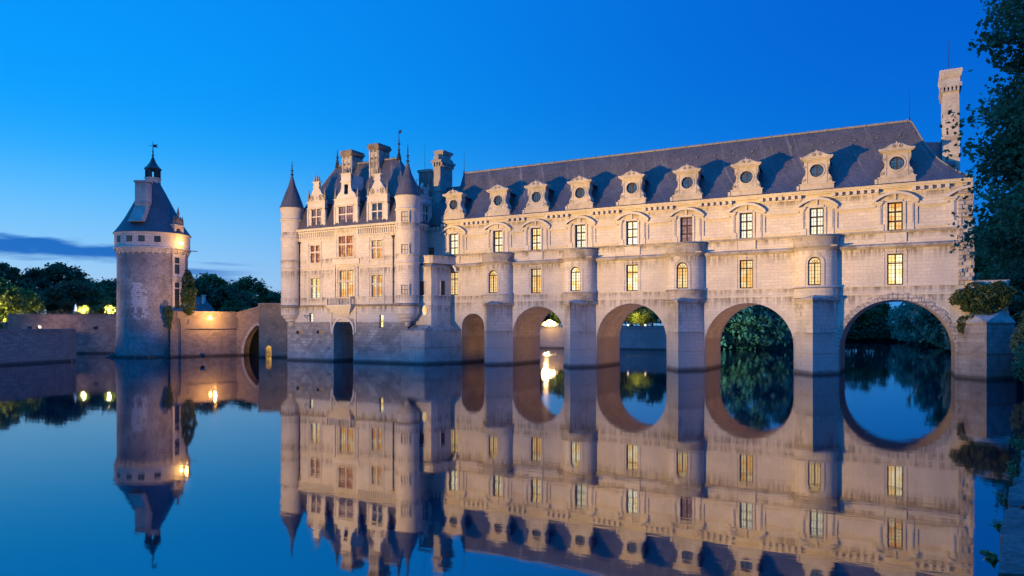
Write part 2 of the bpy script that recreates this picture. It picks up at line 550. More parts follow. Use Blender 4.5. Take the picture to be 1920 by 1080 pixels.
def outline(h, seg=20):
    pts = [(h['u0'], h['z0']), (h['u1'], h['z0']), (h['u1'], h['z1'])]
    if h['arch'] > 0:
        c, r = (h['u0'] + h['u1']) / 2, (h['u1'] - h['u0']) / 2
        for i in range(1, seg):
            a = PI * i / seg
            pts.append((c + r * math.cos(a), h['z1'] + h['arch'] * math.sin(a)))
    pts.append((h['u0'], h['z1']))
    return pts


def wall(mb, F, u0, u1, z0, z1, holes, mi=0, o=0.0, cuts=(), seg=20):
    us = {u0, u1, *cuts}
    zs = {z0, z1}
    for h in holes:
        us |= {h['u0'], h['u1']}
        zs |= {h['z0'], h['z1'], h['z1'] + h['arch']}
    us = sorted(u for u in us if u0 - 1e-6 <= u <= u1 + 1e-6)
    zs = sorted(z for z in zs if z0 - 1e-6 <= z <= z1 + 1e-6)
    for a, b in zip(us[:-1], us[1:]):
        for c, d in zip(zs[:-1], zs[1:]):
            um, zm = (a + b) / 2, (c + d) / 2
            if any(h['u0'] < um < h['u1'] and h['z0'] < zm < h['z1'] + h['arch'] for h in holes):
                continue
            mb.quad(F(a, o, c), F(b, o, c), F(b, o, d), F(a, o, d), mi)
    for h in holes:
        out = outline(h, seg)
        if h['arch'] > 0:
            top = h['z1'] + h['arch']
            arc = out[2:]
            for (ua, za), (ub, zb) in zip(arc[:-1], arc[1:]):
                mb.quad(F(ua, o, za), F(ua, o, top), F(ub, o, top), F(ub, o, zb), mi)
        n = len(out)
        for i in range(n):
            (ua, za), (ub, zb) = out[i], out[(i + 1) % n]
            mb.quad(F(ua, o, za), F(ub, o, zb), F(ub, o - h['d'], zb), F(ua, o - h['d'], za), h['mi'])
        if h['back'] is not None:
            mb.add([F(u, o - h['d'], z) for u, z in out], [tuple(range(n))], h['back'])


def window(parent, F, uc, hw, z0, z1, arch=0.0, out=-0.30, pane='pane_amber', cols=2, rows=3, bar=0.10, fine=(0, 0), transom=None,
           stone_cross=False, name='window', frame_mat='window_wood', border=0.07):
    """frame mesh with its pane as a sub-part"""
    fr = MB()
    u0, u1 = uc - hw, uc + hw
    b, d0, d1 = border, out, out + 0.08
    fr.box(F, u0, u0 + b, d0, d1, z0, z1)
    fr.box(F, u1 - b, u1, d0, d1, z0, z1)
    fr.box(F, u0 + b, u1 - b, d0, d1, z0, z0 + b)
    if arch == 0:
        fr.box(F, u0 + b, u1 - b, d0, d1, z1 - b, z1)
    else:
        n = 14
        for i in range(n):
            a, c = PI * i / n, PI * (i + 1) / n
            pts = [(uc + hw * math.cos(a), z1 + arch * math.sin(a)), (uc + hw * math.cos(c), z1 + arch * math.sin(c)),
                   (uc + (hw - b) * math.cos(c), z1 + (arch - b) * math.sin(c)), (uc + (hw - b) * math.cos(a), z1 + (arch - b) * math.sin(a))]
            fr.extrude(F, pts, d0, d1)
        fr.box(F, u0 + b, u1 - b, d0, d1 + .01, z1 - bar / 2, z1 + bar / 2)
        for ang in (45, 90, 135):
            a = R(ang)
            rr = (arch - b) * 0.98
            fr.tube([F(uc, d0 + .03, z1), F(uc + rr * math.cos(a), d0 + .03, z1 + rr * math.sin(a))], 0.022, 4)
        pts = [F(uc + .5 * hw * math.cos(PI * i / 8), d0 + .03, z1 + .5 * arch * math.sin(PI * i / 8)) for i in range(9)]
        fr.tube(pts, 0.02, 4)
    ztop = z1
    for i in range(1, cols):
        u = u0 + (u1 - u0) * i / cols
        fr.box(F, u - bar / 2, u + bar / 2, d0, d1 + 0.012, z0 + b, ztop - (b if arch == 0 else 0))
    rowz = [z0 + (z1 - z0) * i / rows for i in range(1, rows)] if transom is None else [z0 + (z1 - z0) * transom]
    for z in rowz:
        fr.box(F, u0 + b, u1 - b, d0, d1 + 0.02, z - bar / 2, z + bar / 2)
    fc, frw = fine
    for i in range(1, fc):
        u = u0 + (u1 - u0) * i / fc
        fr.box(F, u - .018, u + .018, d0 + .02, d1 - .02, z0 + b, ztop)
    for i in range(1, frw):
        z = z0 + (z1 - z0) * i / frw
        fr.box(F, u0 + b, u1 - b, d0 + .022, d1 - .022, z - .014, z + .014)
    o = fr.build(name, frame_mat, parent, 0)
    pn = MB()
    h = hole(u0 + .01, u1 - .01, z0 + .01, z1 - (.01 if arch == 0 else 0), arch=max(0, arch - .02))
    ol = outline(h, 14)
    pn.add([F(u, out + 0.005, z) for u, z in ol], [tuple(range(len(ol)))])
    pn.build('pane', pane, o, 0)
    return o


# ------------------------------------------------------------------ floodlights on the garden bank (the light that falls on the facade)
def aim(o, target):
    d = Vector(target) - Vector(o.location)
    o.rotation_euler = d.to_track_quat('-Z', 'Y').to_euler()


def spot(name, loc, target, power, col, size, blend=1.0, rad=0.15):
    l = bpy.data.lights.new(name, 'SPOT')
    l.energy = power
    l.color = col
    l.spot_size = R(size)
    l.spot_blend = blend
    l.shadow_soft_size = rad
    o = bpy.data.objects.new(name, l)
    C.objects.link(o)
    o.location = loc
    aim(o, target)
    return o


def point(name, loc, power, col, rad=0.15):
    l = bpy.data.lights.new(name, 'POINT')
    l.energy = power
    l.color = col
    l.shadow_soft_size = rad
    o = bpy.data.objects.new(name, l)
    C.objects.link(o)
    o.location = loc
    return o


WARM = (1.0, 0.62, 0.27)


def projector(loc, target, power, col, size, label, lens='lamp_small', blend=1.0, group=None):
    """a floodlight head on a short post, with its own beam"""
    t = thing('floodlight', label, 'floodlight', (loc[0], loc[1], loc[2] - 0.55), group)
    d = (Vector(target) - Vector(loc)).normalized()
    side = d.cross(Vector((0, 0, 1))).normalized()
    up = side.cross(d)
    L = Vector(loc) - d * 0.25
    bx = lambda u, o, z: L + side * u + d * o + up * z
    mb = MB()
    mb.box(bx, -.26, .26, -.16, .12, -.2, .2)
    mb.taper(lambda u, o, z: bx(u, z, o), (-.26, .26, -.2, .2), .12, (-.30, .30, -.24, .24), .2)
    mb.build('housing', 'iron', t, 0)
    mb = MB()
    mb.quad(bx(-.28, .203, -.22), bx(.28, .203, -.22), bx(.28, .203, .22), bx(-.28, .203, .22))
    mb.build('lens', lens, t, 0)
    mb = MB()
    mb.tube([L + Vector((0, 0, -.2)), (loc[0] - d.x * .25, loc[1] - d.y * .25, loc[2] - .55)], .05, 6)
    mb.build('post', 'iron', t, 0)
    s = spot('beam', loc, target, power, col, size, blend)
    attach(s, t)
    return t


FL = (-73.6, -72.2, 1.8)
GF = 'floodlights on the left garden bank'
K = 1.05
WARM = (1.0, 0.585, 0.14)
for k, (tx, tz, pw, sz, lb) in enumerate((
    (-77, 20.5, 215e3, 38, 'floodlight on the garden bank aimed at the corner turret of the chateau'),
    (-60, 21.5, 205e3, 36, 'floodlight on the garden bank aimed at the right turret of the chateau'),
    (-41, 20.5, 270e3, 34, 'floodlight on the garden bank aimed at the first gallery bays'),
    (-20, 19, 410e3, 30, 'floodlight on the garden bank aimed at the middle gallery bays'),
    (2, 18, 450e3, 27, 'floodlight on the garden bank aimed at the far gallery end'))):
    projector((FL[0] + .7 * k, FL[1] - .2 * k, FL[2]), (tx, -2, tz), pw * K, WARM, sz, lb, group=GF)

# ------------------------------------------------------------------ river, land
mb = MB()
mb.quad((-1500, -400, 0), (1500, -400, 0), (1500, 1500, 0), (-1500, 1500, 0))
struct('river', mb, 'river_water')
BED = -1.5
mb = MB()   # lower garden terrace in front of the tower
mb.prism([(-97.3, -35.0), (-101.5, -21.5), (-128, -10.5), (-139.5, -10.9), (-175, 0), (-420, -20), (-420, -90), (-95, -61)], BED, 4.30)
struct('lower_terrace_ground', mb, 'terrace_gravel')
mb = MB()   # stone landing that carries the floodlights
mb.prism([(-76, -74.5), (-69.5, -75.5), (-69.3, -70.8), (-76, -70.2)], BED, 1.25)
struct('landing_pavement', mb, 'garden_wall_stone')
mb = MB()   # upper garden
mb.prism([(-140.0, -10.4), (-113, 5.5), (-97.8, 5.5), (-92, 9), (-84, 8), (-80, 20), (-95, 60), (-101, 62), (-40, 62.3), (-40, 80), (-31, 100), (-24, 170), (-60, 1400), (-1400, 1400), (-1400, -200), (-170, -60)], BED, 6.75 - 2.3)
struct('garden_ground', mb, 'bank_earth')
mb = MB()   # raised terrace behind the brick-dark wall
mb.prism([(-139.6, -10.2), (-113, 5.0), (-99.5, 5.2), (-100, 30), (-118, 55), (-135, 60), (-150, 20)], 4.4, 6.70)
struct('upper_terrace_ground', mb, 'bank_earth')
mb = MB()   # right bank and the far end of the reach
mb.prism([(-25, 168), (-12, 176), (0, 170), (8, 130), (9.5, 60), (9.8, 12), (9.3, -4), (4.9, -46), (1.7, -68), (-0.2, -82), (-4, -140), (60, -200), (1400, -200), (1400, 1400), (-300, 1400), (-60, 400)], BED, 2.9)
struct('right_bank_ground', mb, 'bank_earth')

# ------------------------------------------------------------------ GALLERY ON ITS ARCHED BRIDGE
gal = thing('gallery_bridge', 'long pale stone gallery on five river arches with a row of oculus dormers', 'gallery', (-24, 3.9, 0))
GF0 = Frame(0, 0)
BAYS = [-52.78, -46.05, -40.6, -34.6, -28.1, -21.72, -15.22, -8.17, -1.0]
BOW = [-45.96, -34.64, -21.82, -8.24]
SL, SLT, SR, WD = -56.8, -54.35, 5.5, 7.8
ZE, ZR = 18.85, 25.9
arches = [(-51.5, -48.07), (-43.9, -36.75), (-32.45, -24.0), (-19.68, -10.42), (-6.05, 4.08)]
CROWN = [6.5, 7.3, 7.5, 7.35, 7.5]
H = []
for (a, b), cr in zip(arches, CROWN):
    r = (b - a) / 2
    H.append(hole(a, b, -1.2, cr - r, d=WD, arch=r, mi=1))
mbw = MB()
wall(mbw, GF0, SL, SR, -1.2, 8.0, H, 0, seg=36)
HU = []
for c in BAYS:
    HU.append(hole(c - .66, c + .66, 14.3, 17.1, .36, mi=2))
for i in (0, 2, 4, 6, 8):
    c = BAYS[i]
    HU.append(hole(c - .7, c + .7, 8.95, 12.02, .36, mi=2))
for i in range(8):
    a, b = BAYS[i] + 1.95, BAYS[i + 1] - 1.95
    HU.append(hole(a, b, 14.85, 16.55, .12, mi=2, back=2))
HU.append(hole(.95, 3.3, 14.85, 16.55, .12, mi=2, back=2))
wall(mbw, GF0, SL, SR, 8.0, ZE, HU, 2)
# back and end walls
GB = Frame(0, WD, PI)
wall(mbw, GB, -SR, -SL, -1.2, 8.0, [hole(-h['u1'], -h['u0'], h['z0'], h['z1'], d=0.01, arch=h['arch'], mi=1) for h in H], 0, seg=36)
wall(mbw, GB, -SR, -SL, 8.0, ZE, [], 2)
GE = Frame(SR, 0, PI / 2)
wall(mbw, GE, 0, WD, -1.2, ZE, [], 2)
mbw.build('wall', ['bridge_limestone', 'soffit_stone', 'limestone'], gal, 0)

# arch rings: rough voussoirs that show most on the widest arch
random.seed(4)
for k, ((a, b), cr) in enumerate(zip(arches, CROWN)):
    mb = MB()
    r = (b - a) / 2
    c, zs = (a + b) / 2, cr - r
    n = int(PI * r / 0.42)
    for i in range(n):
        a0, a1 = PI * i / n + .004, PI * (i + 1) / n - .004
        t = (.52 + random.uniform(-.12, .2)) if k == 4 else .42
        o = (.05 + random.uniform(-.02, .05)) if k == 4 else .012
        ri = r - .003
        mb.extrude(GF0, [(c + ri * math.cos(a0), zs + ri * math.sin(a0)), (c + (r + t) * math.cos(a0), zs + (r + t) * math.sin(a0)),
                         (c + (r + t) * math.cos(a1), zs + (r + t) * math.sin(a1)), (c + ri * math.cos(a1), zs + ri * math.sin(a1))], -.02, o)
    mb.build('arch_ring', 'ruined_stone' if k == 4 else 'bridge_limestone', gal, 0)

# pointed cutwater piers with caps
PIERS = [-45.96, -34.64, -21.82, -8.24]


def pier_poly(c, hw, p, e=0.0, y=0.05):
    return [(c - hw - e, y), (c, -p - e * 1.2), (c + hw + e, y)]


for k, c in enumerate(PIERS):
    mb = MB()
    P0 = pier_poly(c, 2.1, 2.97)
    mb.prism(pier_poly(c, 2.13, 3.02, .10), -1.2, .28)
    mb.prism(P0, .28, 7.35)
    for z in (4.2, 2.1):
        mb.prism(pier_poly(c, 2.1, 2.97, .05), z, z + .10)
    o = mb.build('pier', 'pier_stone', gal, 0)
    mb = MB()
    mb.prism(pier_poly(c, 2.1, 2.97, .10), 7.35, 7.48)
    mb.prism(pier_poly(c, 2.1, 2.97, .26), 7.48, 7.70)
    A = pier_poly(c, 2.1, 2.97, .26)
    B = pier_poly(c, 2.0, 1.55, .0)
    vs = [(x, y, 7.70) for x, y in A] + [(x, y, 8.05) for x, y in B]
    mb.add(vs, [(0, 1, 4, 3), (1, 2, 5, 4), (3, 4, 5)])
    mb.build('pier_cap', 'weathered_limestone', o, 0)

# bow-fronted turrets on the piers
TW = 2.05


def bowmap(c, a=TW, b=1.55):
    return lambda u, o, z: (c + (a + o) * math.sin(u), -(b + o) * math.cos(u) + .02, z)


def bow_ring(mb, c, e0, e1, z0, z1, mi=0, a=TW, b=1.55):
    """half-elliptic slab reaching e outward"""
    n = 24
    lo = [(c + (a + e0) * math.sin(-PI / 2 + PI * i / n), -(b + e0) * math.cos(-PI / 2 + PI * i / n) + .02) for i in range(n + 1)]
    hi = [(c + (a + e1) * math.sin(-PI / 2 + PI * i / n), -(b + e1) * math.cos(-PI / 2 + PI * i / n) + .02) for i in range(n + 1)]
    m = n + 1
    mb.add([(x, y, z0) for x, y in lo] + [(x, y, z1) for x, y in hi],
           [(i, i + 1, i + 1 + m, i + m) for i in range(n)] + [tuple(range(m)), tuple(range(m, 2 * m))], mi)


BW = {0: 'pane_amber', 1: 'pane_gold', 2: 'pane_amber', 3: 'pane_amber'}
random.seed(7)
for k, c in enumerate(BOW):
    M = bowmap(c)
    mb = MB()
    uh = .315
    cuts = [-PI / 2 + PI * i / 22 for i in range(23)]
    hh = hole(-uh, uh, 9.02, 11.28, .36, arch=.64)
    wall(mb, M, -PI / 2, PI / 2, 8.86, 12.80, [hh], 0, cuts=cuts)
    # raised moulding round the arched window
    n = 18
    for i in range(n):
        a0, a1 = PI * i / n, PI * (i + 1) / n
        for (ri, ro, o) in ((.41, .47, .05),):
            p = [(ri * math.cos(a0), 11.28 + (ri * 2.03) * math.sin(a0)), (ro * math.cos(a0), 11.28 + (ro * 2.03) * math.sin(a0)),
                 (ro * math.cos(a1), 11.28 + (ro * 2.03) * math.sin(a1)), (ri * math.cos(a1), 11.28 + (ri * 2.03) * math.sin(a1))]
            mb.extrude(M, p, .0, o)
    for sgn in (-1, 1):
        u0, u1 = sorted((sgn * .41, sgn * .47))
        mb.box(M, u0, u1, 0, .05, 9.0, 11.28)
    o = mb.build('bow_turret', 'limestone', gal, 40)
    mb = MB()
    bow_ring(mb, c, .10, .10, 7.78, 8.72)
    bow_ring(mb, c, .10, .22, 8.72, 8.80)
    bow_ring(mb, c, .22, .14, 8.80, 8.95)
    mb.build('bow_base', 'weathered_limestone' if k in (1, 2) else 'pier_stone', o, 40)
    mb = MB()
    bow_ring(mb, c, .02, .12, 12.60, 12.80)
    bow_ring(mb, c, .12, .32, 12.80, 12.98)
    bow_ring(mb, c, .16, .16, 12.98, 13.85)
    bow_ring(mb, c, .24, .26, 13.85, 14.0)
    for ss, uu in ((-1, -1.15), (1, .75)):
        q = M(uu, .25, 12.95)
        mb.box(Frame(q[0], q[1], 0), -.55 if ss < 0 else -.1, .1 if ss < 0 else .55, -.3, .22, 12.93, 13.05)
    mb.build('parapet', 'weathered_limestone', o, 40)
    window(gal, Frame(0, -1.19), c, .60, 9.05, 11.28, arch=.62, out=0.0, pane=BW[k], cols=2, rows=1, bar=.12, fine=(4, 6), border=.10)

# windows of the wall itself
UP = ['pane_bright', 'pane_gold', 'pane_gold', 'pane_grey', 'pane_bright', 'pane_rose', 'pane_grey', 'pane_grey', 'pane_lounge']
for c, pm in zip(BAYS, UP):
    window(gal, GF0, c, .66, 14.3, 17.1, out=-.34, pane=pm, cols=2, rows=3, bar=.16, fine=(4, 6), border=.13)
LOW = {0: 'pane_amber', 2: 'pane_amber', 4: 'pane_gold', 6: 'pane_amber', 8: 'pane_gold'}
for i, pm in LOW.items():
    window(gal, GF0, BAYS[i], .70, 8.95, 12.02, out=-.34, pane=pm, cols=2, rows=1, transom=.70, bar=.13, fine=(4, 8), border=.12)

# upper storey dressings: one aedicule per bay
AED = BAYS + [5.25]
for i, c in enumerate(AED):
    mb = MB()
    last = i == len(AED) - 1
    lim = (lambda u: min(u, SR - .02))

    def bx(u0, u1, o1, z0, z1, o0=0.0):
        u0, u1 = c + u0, lim(c + u1)
        if u1 - u0 > .02:
            mb.box(GF0, u0, u1, o0, o1, z0, z1)
    # pedestal, pilaster strips, architrave, ears
    bx(-1.62, -1.0, .10, 14.32, 14.95)
    bx(-1.62, -1.18, .09, 14.95, 17.0)
    bx(-1.52, -1.28, .15, 15.0, 16.9)
    bx(-.92, -.69, .11, 14.32, 17.14)
    if not last:
        bx(1.0, 1.62, .10, 14.32, 14.95)
        bx(1.18, 1.62, .09, 14.95, 17.0)
        bx(1.28, 1.52, .15, 15.0, 16.9)
        bx(.69, .92, .11, 14.32, 17.14)
        bx(-.69, .69, .11, 17.10, 17.32)
        bx(1.05, 2.05, .30, 17.02, 17.20)
        bx(1.15, 1.95, .18, 16.86, 17.02)
        bx(-.09, .09, .13, 17.32, 17.92)
        bx(.92, .99, .13, 13.15, 14.05)
    bx(-2.05, -1.05, .30, 17.02, 17.20)
    bx(-1.95, -1.15, .18, 16.86, 17.02)
    bx(-.99, -.92, .13, 13.15, 14.05)
    bx(-1.0, 1.0, .08, 13.12, 14.18)
    # segmental pediment
    r0, rise = 2.08, .92
    rad = (r0 * r0 + rise * rise) / (2 * rise)
    zc = 17.20 + rise - rad
    am = math.asin(r0 / rad)
    n = 18
    for j in range(n):
        a0, a1 = -am + 2 * am * j / n, -am + 2 * am * (j + 1) / n
        q = []
        for rr, aa in ((rad, a0), (rad, a1), (rad - .24, a1), (rad - .24, a0)):
            q.append((lim(c + rr * math.sin(aa)), max(17.2, zc + rr * math.cos(aa))))
        if q[1][0] - q[0][0] > .01:
            mb.extrude(GF0, q, 0, .42)
    mb.build('pediment', 'trim_limestone', gal, 0)

# ledges and string courses
mb = MB()
mb.box(GF0, SLT, SR - 1.2, 0, .20, 14.18, 14.32)
mb.box(GF0, SLT, SR - 1.2, 0, .12, 14.08, 14.18)
mb.build('sill_ledge', 'weathered_limestone', gal, 0)
mb = MB()
mb.box(GF0, SLT, SR - 1.2, 0, .14, 12.55, 12.72)
mb.box(GF0, SLT, SR - 1.2, 0, .32, 12.72, 12.90)
mb.taper(GF0, (SLT, SR - 1.2, 0, .32), 12.90, (SLT, SR - 1.2, 0, .06), 13.06)
mb.build('string_course', 'weathered_limestone', gal, 0)
mb = MB()
mb.box(GF0, SLT, SR - 1.2, 0, .07, 8.80, 8.92)
mb.box(GF0, SLT, SR - 1.2, 0, .05, 7.98, 8.06)
mb.build('sill_string', 'trim_limestone', gal, 0)
for i in range(9):
    mb = MB()
    a = BAYS[i] + 1.70
    b = (BAYS[i + 1] - 1.70) if i < 8 else 3.5
    for o1, z0, z1 in ((.12, 14.55, 14.66), (.14, 16.70, 16.84), (.05, 17.35, 17.45)):
        mb = MB()
        mb.box(GF0, a, b, 0, o1, z0, z1)
        mb.build('panel_ledge', 'trim_limestone', gal, 0)
for i in (2, 4, 6, 8):
    mb = MB()
    c = BAYS[i]
    for u0, u1, z0, z1 in ((-1.02, -.94, 8.95, 12.42), (.94, 1.02, 8.95, 12.42), (-1.02, 1.02, 12.34, 12.42)):
        mb.box(GF0, c + u0, c + u1, 0, .05, z0, z1)
    mb.box(GF0, c - .05, c + .05, 0, .1, 12.1, 12.5)
    mb.build('window_surround', 'trim_limestone', gal, 0)
# bracketed cornice
mb = MB()
mb.box(GF0, SLT, SR - .05, 0, .30, 18.46, 18.60)
mb.box(GF0, SLT, SR - .05, 0, .50, 18.60, 18.74)
mb.box(GF0, SLT, SR - .05, 0, .58, 18.74, 18.84)
for i in range(-1, 9):
    a = (BAYS[i] + 1.62) if i >= 0 else SLT + .3
    b = (BAYS[i + 1] - 1.62) if i < 8 else 3.4
    n = max(1, round((b - a) / .66))
    st = (b - a) / n
    for j in range(n + 1):
        u = a + st * j
        mb.box(GF0, u - .17, u + .17, 0, .44, 18.10, 18.46)
    mb.box(GF0, a - .17, b + .17, 0, .10, 17.98, 18.10)
mb.build('cornice', 'trim_limestone', gal, 0)

# ragged toothing stones at the unfinished right end
random.seed(11)
mb = MB()
z = 8.1
while z < 18.2:
    h = random.uniform(.28, .46)
    u = SR - 1.2
    while u < SR + .05:
        w = random.uniform(.28, .6)
        o = random.choice([-.02, .05, .12, .22, .3])
        if o > 0:
            mb.box(GF0, u + .01, min(u + w, SR + random.uniform(0, .12)), -.1, o, z + .01, z + h - .01)
        u += w
    z += h
mb.build('toothing_stones', 'ruined_stone', gal, 0)

# roof with a swept profile: vertical end on the left, swept hip on the right
PROF = [(0, ZR), (.05, 25.62), (.14, 24.55), (.25, 23.25), (.38, 21.95), (.50, 21.1), (.62, 20.42), (.74, 19.78), (.86, 19.25), (1.0, 18.82)]
mb = MB()
YM = WD / 2
LEFT, RID = -54.2, .23
for (q0, z0), (q1, z1) in zip(PROF[:-1], PROF[1:]):
    y0, y1 = YM - q0 * (YM + .62), YM - q1 * (YM + .62)
    s0, s1 = RID + q0 * 5.3, RID + q1 * 5.3
    L0, L1 = LEFT + .6 * (1 - q0), LEFT + .6 * (1 - q1)
    mb.quad((L1, y1, z1), (s1, y1, z1), (s0, y0, z0), (L0, y0, z0))
    Y0, Y1 = 2 * YM - y0, 2 * YM - y1
    mb.quad((s1, Y1, z1), (L1, Y1, z1), (L0, Y0, z0), (s0, Y0, z0))
    mb.quad((s1, y1, z1), (s1, Y1, z1), (s0, Y0, z0), (s0, y0, z0))
    mb.quad((L1, Y1, z1), (L1, y1, z1), (L0, y0, z0), (L0, Y0, z0))
# cricket roof behind the end chimney
mb.add([(1.3, 4.6, 23.75), (4.2, 4.6, 23.4), (1.6, 2.0, 20.6), (4.2, 2.0, 20.6), (1.6, 7.2, 20.6), (4.2, 7.2, 20.6)], [(0, 2, 3, 1), (0, 1, 5, 4), (1, 3, 5)])
roof = mb.build('roof', 'slate', gal, 30)
mb = MB()
mb.tube([(LEFT + .5, YM, ZR + .02), (RID, YM, ZR + .02)], .14, 8)
u = LEFT + 1
while u < RID:
    mb.box(WORLD, u, u + .06, YM - .18, YM + .18, ZR - .1, ZR + .2)
    u += 1.9
pts = [(RID + q * 5.3, YM - q * (YM + .62), z + .03) for q, z in PROF]
mb.tube(pts, .07, 6)
mb.build('ridge_cap', 'lead', roof, 30)
for i in range(26):
    u = LEFT + 1.8 + i * 2.07
    mb = MB()
    mb.box(Frame(u, YM - .17 * 4.52), -.06, .06, -.05, .12, 24.3, 24.4)
    mb.build('roof_hook', 'lead', roof, 0)


# oculus dormers ------------------------------------------------------------
def ray_outline(poly, cx, cz, n=40):
    """sample a star-shaped outline about a centre; keep its corners"""
    angs = sorted({round(math.atan2(z - cz, x - cx) % (2 * PI), 5) for x, z in poly} | {round(2 * PI * i / n, 5) for i in range(n)})
    res = []
    for a in angs:
        dx, dz = math.cos(a), math.sin(a)
        best = None
        for (x0, z0), (x1, z1) in zip(poly, poly[1:] + poly[:1]):
            ex, ez = x1 - x0, z1 - z0
            den = dx * ez - dz * ex
            if abs(den) < 1e-9:
                continue
            t = ((x0 - cx) * ez - (z0 - cz) * ex) / den
            s = ((x0 - cx) * dz - (z0 - cz) * dx) / den
            if t > 0 and -1e-6 <= s <= 1 + 1e-6 and (best is None or t > best):
                best = t
        res.append((a, cx + best * dx, cz + best * dz))
    return res


def make_oculus_dormer(parent):
    """local: x right, y into the roof, z up from the cornice"""
    F = Frame(0, 0)
    mb = MB()
    mb.box(F, -1.62, 1.62, -.5, 0, .02, .62)          # plinth
    mb.box(F, -1.70, 1.70, -.5, .06, .62, .72)
    mb.box(F, -1.95, -1.68, -.4, .03, .02, .55)
    half = [(1.48, .72), (1.46, .86), (1.36, 1.0), (1.40, 1.18), (1.30, 1.42), (1.12, 1.62), (1.06, 1.95), (1.10, 2.25), (1.24, 2.45), (1.22, 2.62), (1.22, 3.05)]
    poly = half + [(-x, z) for x, z in half[::-1]]
    cz, r = 2.0, .66
    so = ray_outline(poly, 0, cz)
    n = len(so)
    dep = -.95
    vs = [(x, 0, z) for _, x, z in so] + [(r * math.cos(a), 0, cz + r * math.sin(a)) for a, _, _ in so]
    vs += [(x, -dep, z) for _, x, z in so] + [(r * math.cos(a), .3, cz + r * math.sin(a)) for a, _, _ in so]
    fs = []
    for i in range(n):
        j = (i + 1) % n
        fs += [(i, j, j + n, i + n), (j, i, i + 2 * n, j + 2 * n), (i + n, j + n, j + 3 * n, i + 3 * n)]
    mb.add(vs, fs)
    # ring moulding
    for i in range(28):
        a0, a1 = 2 * PI * i / 28, 2 * PI * (i + 1) / 28
        mb.extrude(F, [(rr * math.cos(a), cz + rr * math.sin(a)) for rr, a in ((.66, a0), (.80, a0), (.80, a1), (.66, a1))], 0, .07)
    # pilaster strips, scrolls
    for sg in (-1, 1):
        a, b = sorted((sg * .90, sg * 1.0))
        mb.box(F, a, b, 0, .05, .78, 2.95)
        for (x, z, rr) in ((1.26, 1.05, .20), (1.12, 2.42, .15)):
            pts = [(sg * x + (rr * (1 - t / 14)) * math.cos(t * .75), -.03, z + (rr * (1 - t / 14)) * math.sin(t * .75)) for t in range(13)]
            mb.tube(pts, .045, 5)
    # entablature and swan-neck pediment
    mb.box(F, -1.26, 1.26, -.9, .10, 3.05, 3.12)
    mb.box(F, -1.42, 1.42, -.9, .22, 3.12, 3.22)
    mb.box(F, -1.56, 1.56, -.9, .34, 3.22, 3.34)
    top = [(1.60, 3.34), (1.58, 3.44), (1.30, 3.46), (1.0, 3.55), (.72, 3.72), (.42, 3.86), (.20, 3.90)]
    pp = top + [(-x, z) for x, z in top[::-1]]
    mb.extrude(F, pp, -.55, .28)
    rake = [(1.56, 3.42), (1.30, 3.40), (1.0, 3.48), (.72, 3.64), (.42, 3.80)]
    for sg in (-1, 1):
        mb.tube([(sg * x, -.30, z) for x, z in rake], .05, 5)
        pts = [(sg * .26 + (.20 * (1 - t / 15)) * math.cos(PI / 2 - sg * t * .75), -.33, 3.62 + (.20 * (1 - t / 15)) * math.sin(PI / 2 - sg * t * .75)) for t in range(14)]
        mb.tube(pts, .05, 5)
    mb.tube([(0, -.2, 3.75), (0, -.2, 4.05)], [.14, .05], 6)
    mb.ball((0, -.2, 4.0), .09, 6)
    o = mb.build('dormer', 'carved_limestone', None, 30)
    # sub-parts
    w = MB()
    for i in range(24):
        a0, a1 = 2 * PI * i / 24, 2 * PI * (i + 1) / 24
        w.extrude(F, [(rr * math.cos(a), cz + rr * math.sin(a)) for rr, a in ((.56, a0), (.65, a0), (.65, a1), (.56, a1))], -.28, -.2)
    w.box(F, -.055, .055, -.28, -.19, cz - .58, cz + .58)
    for zz in (-.28, .05, .34):
        w.box(F, -.58, .58, -.26, -.21, cz + zz - .018, cz + zz + .018)
    for uu in (-.28, .28):
        w.box(F, uu - .014, uu + .014, -.26, -.215, cz - .5, cz + .5)
    w.build('oculus', 'window_wood', o, 0)
    w = MB()
    w.add([(.62 * math.cos(2 * PI * i / 24), .275, cz + .62 * math.sin(2 * PI * i / 24)) for i in range(24)], [tuple(range(24))])
    w.build('pane', 'pane_blue', o, 0)
    # cheeks and little slate roof running back
    w = MB()
    w.box(F, -1.02, 1.02, -3.6, -.9, .3, 3.0)
    w.add([(-1.25, .5, 3.05), (1.25, .5, 3.05), (0, .5, 3.75), (-1.25, 4.0, 3.05), (1.25, 4.0, 3.05), (0, 4.0, 3.75)],
          [(0, 1, 2), (0, 2, 5, 3), (1, 4, 5, 2), (3, 5, 4)])
    w.build('dormer_roof', 'slate', o, 0)
    return o


od = make_oculus_dormer(gal)
attach(od, gal)
for i, c in enumerate([-52.5, -45.75, -40.3, -34.45, -27.95, -21.5, -15.12, -8.12, -.85]):
    if i == 0:
        od.location = (c, -.42, 18.85)
    else:
        dup(od, (c, -.42, 18.85), gal)

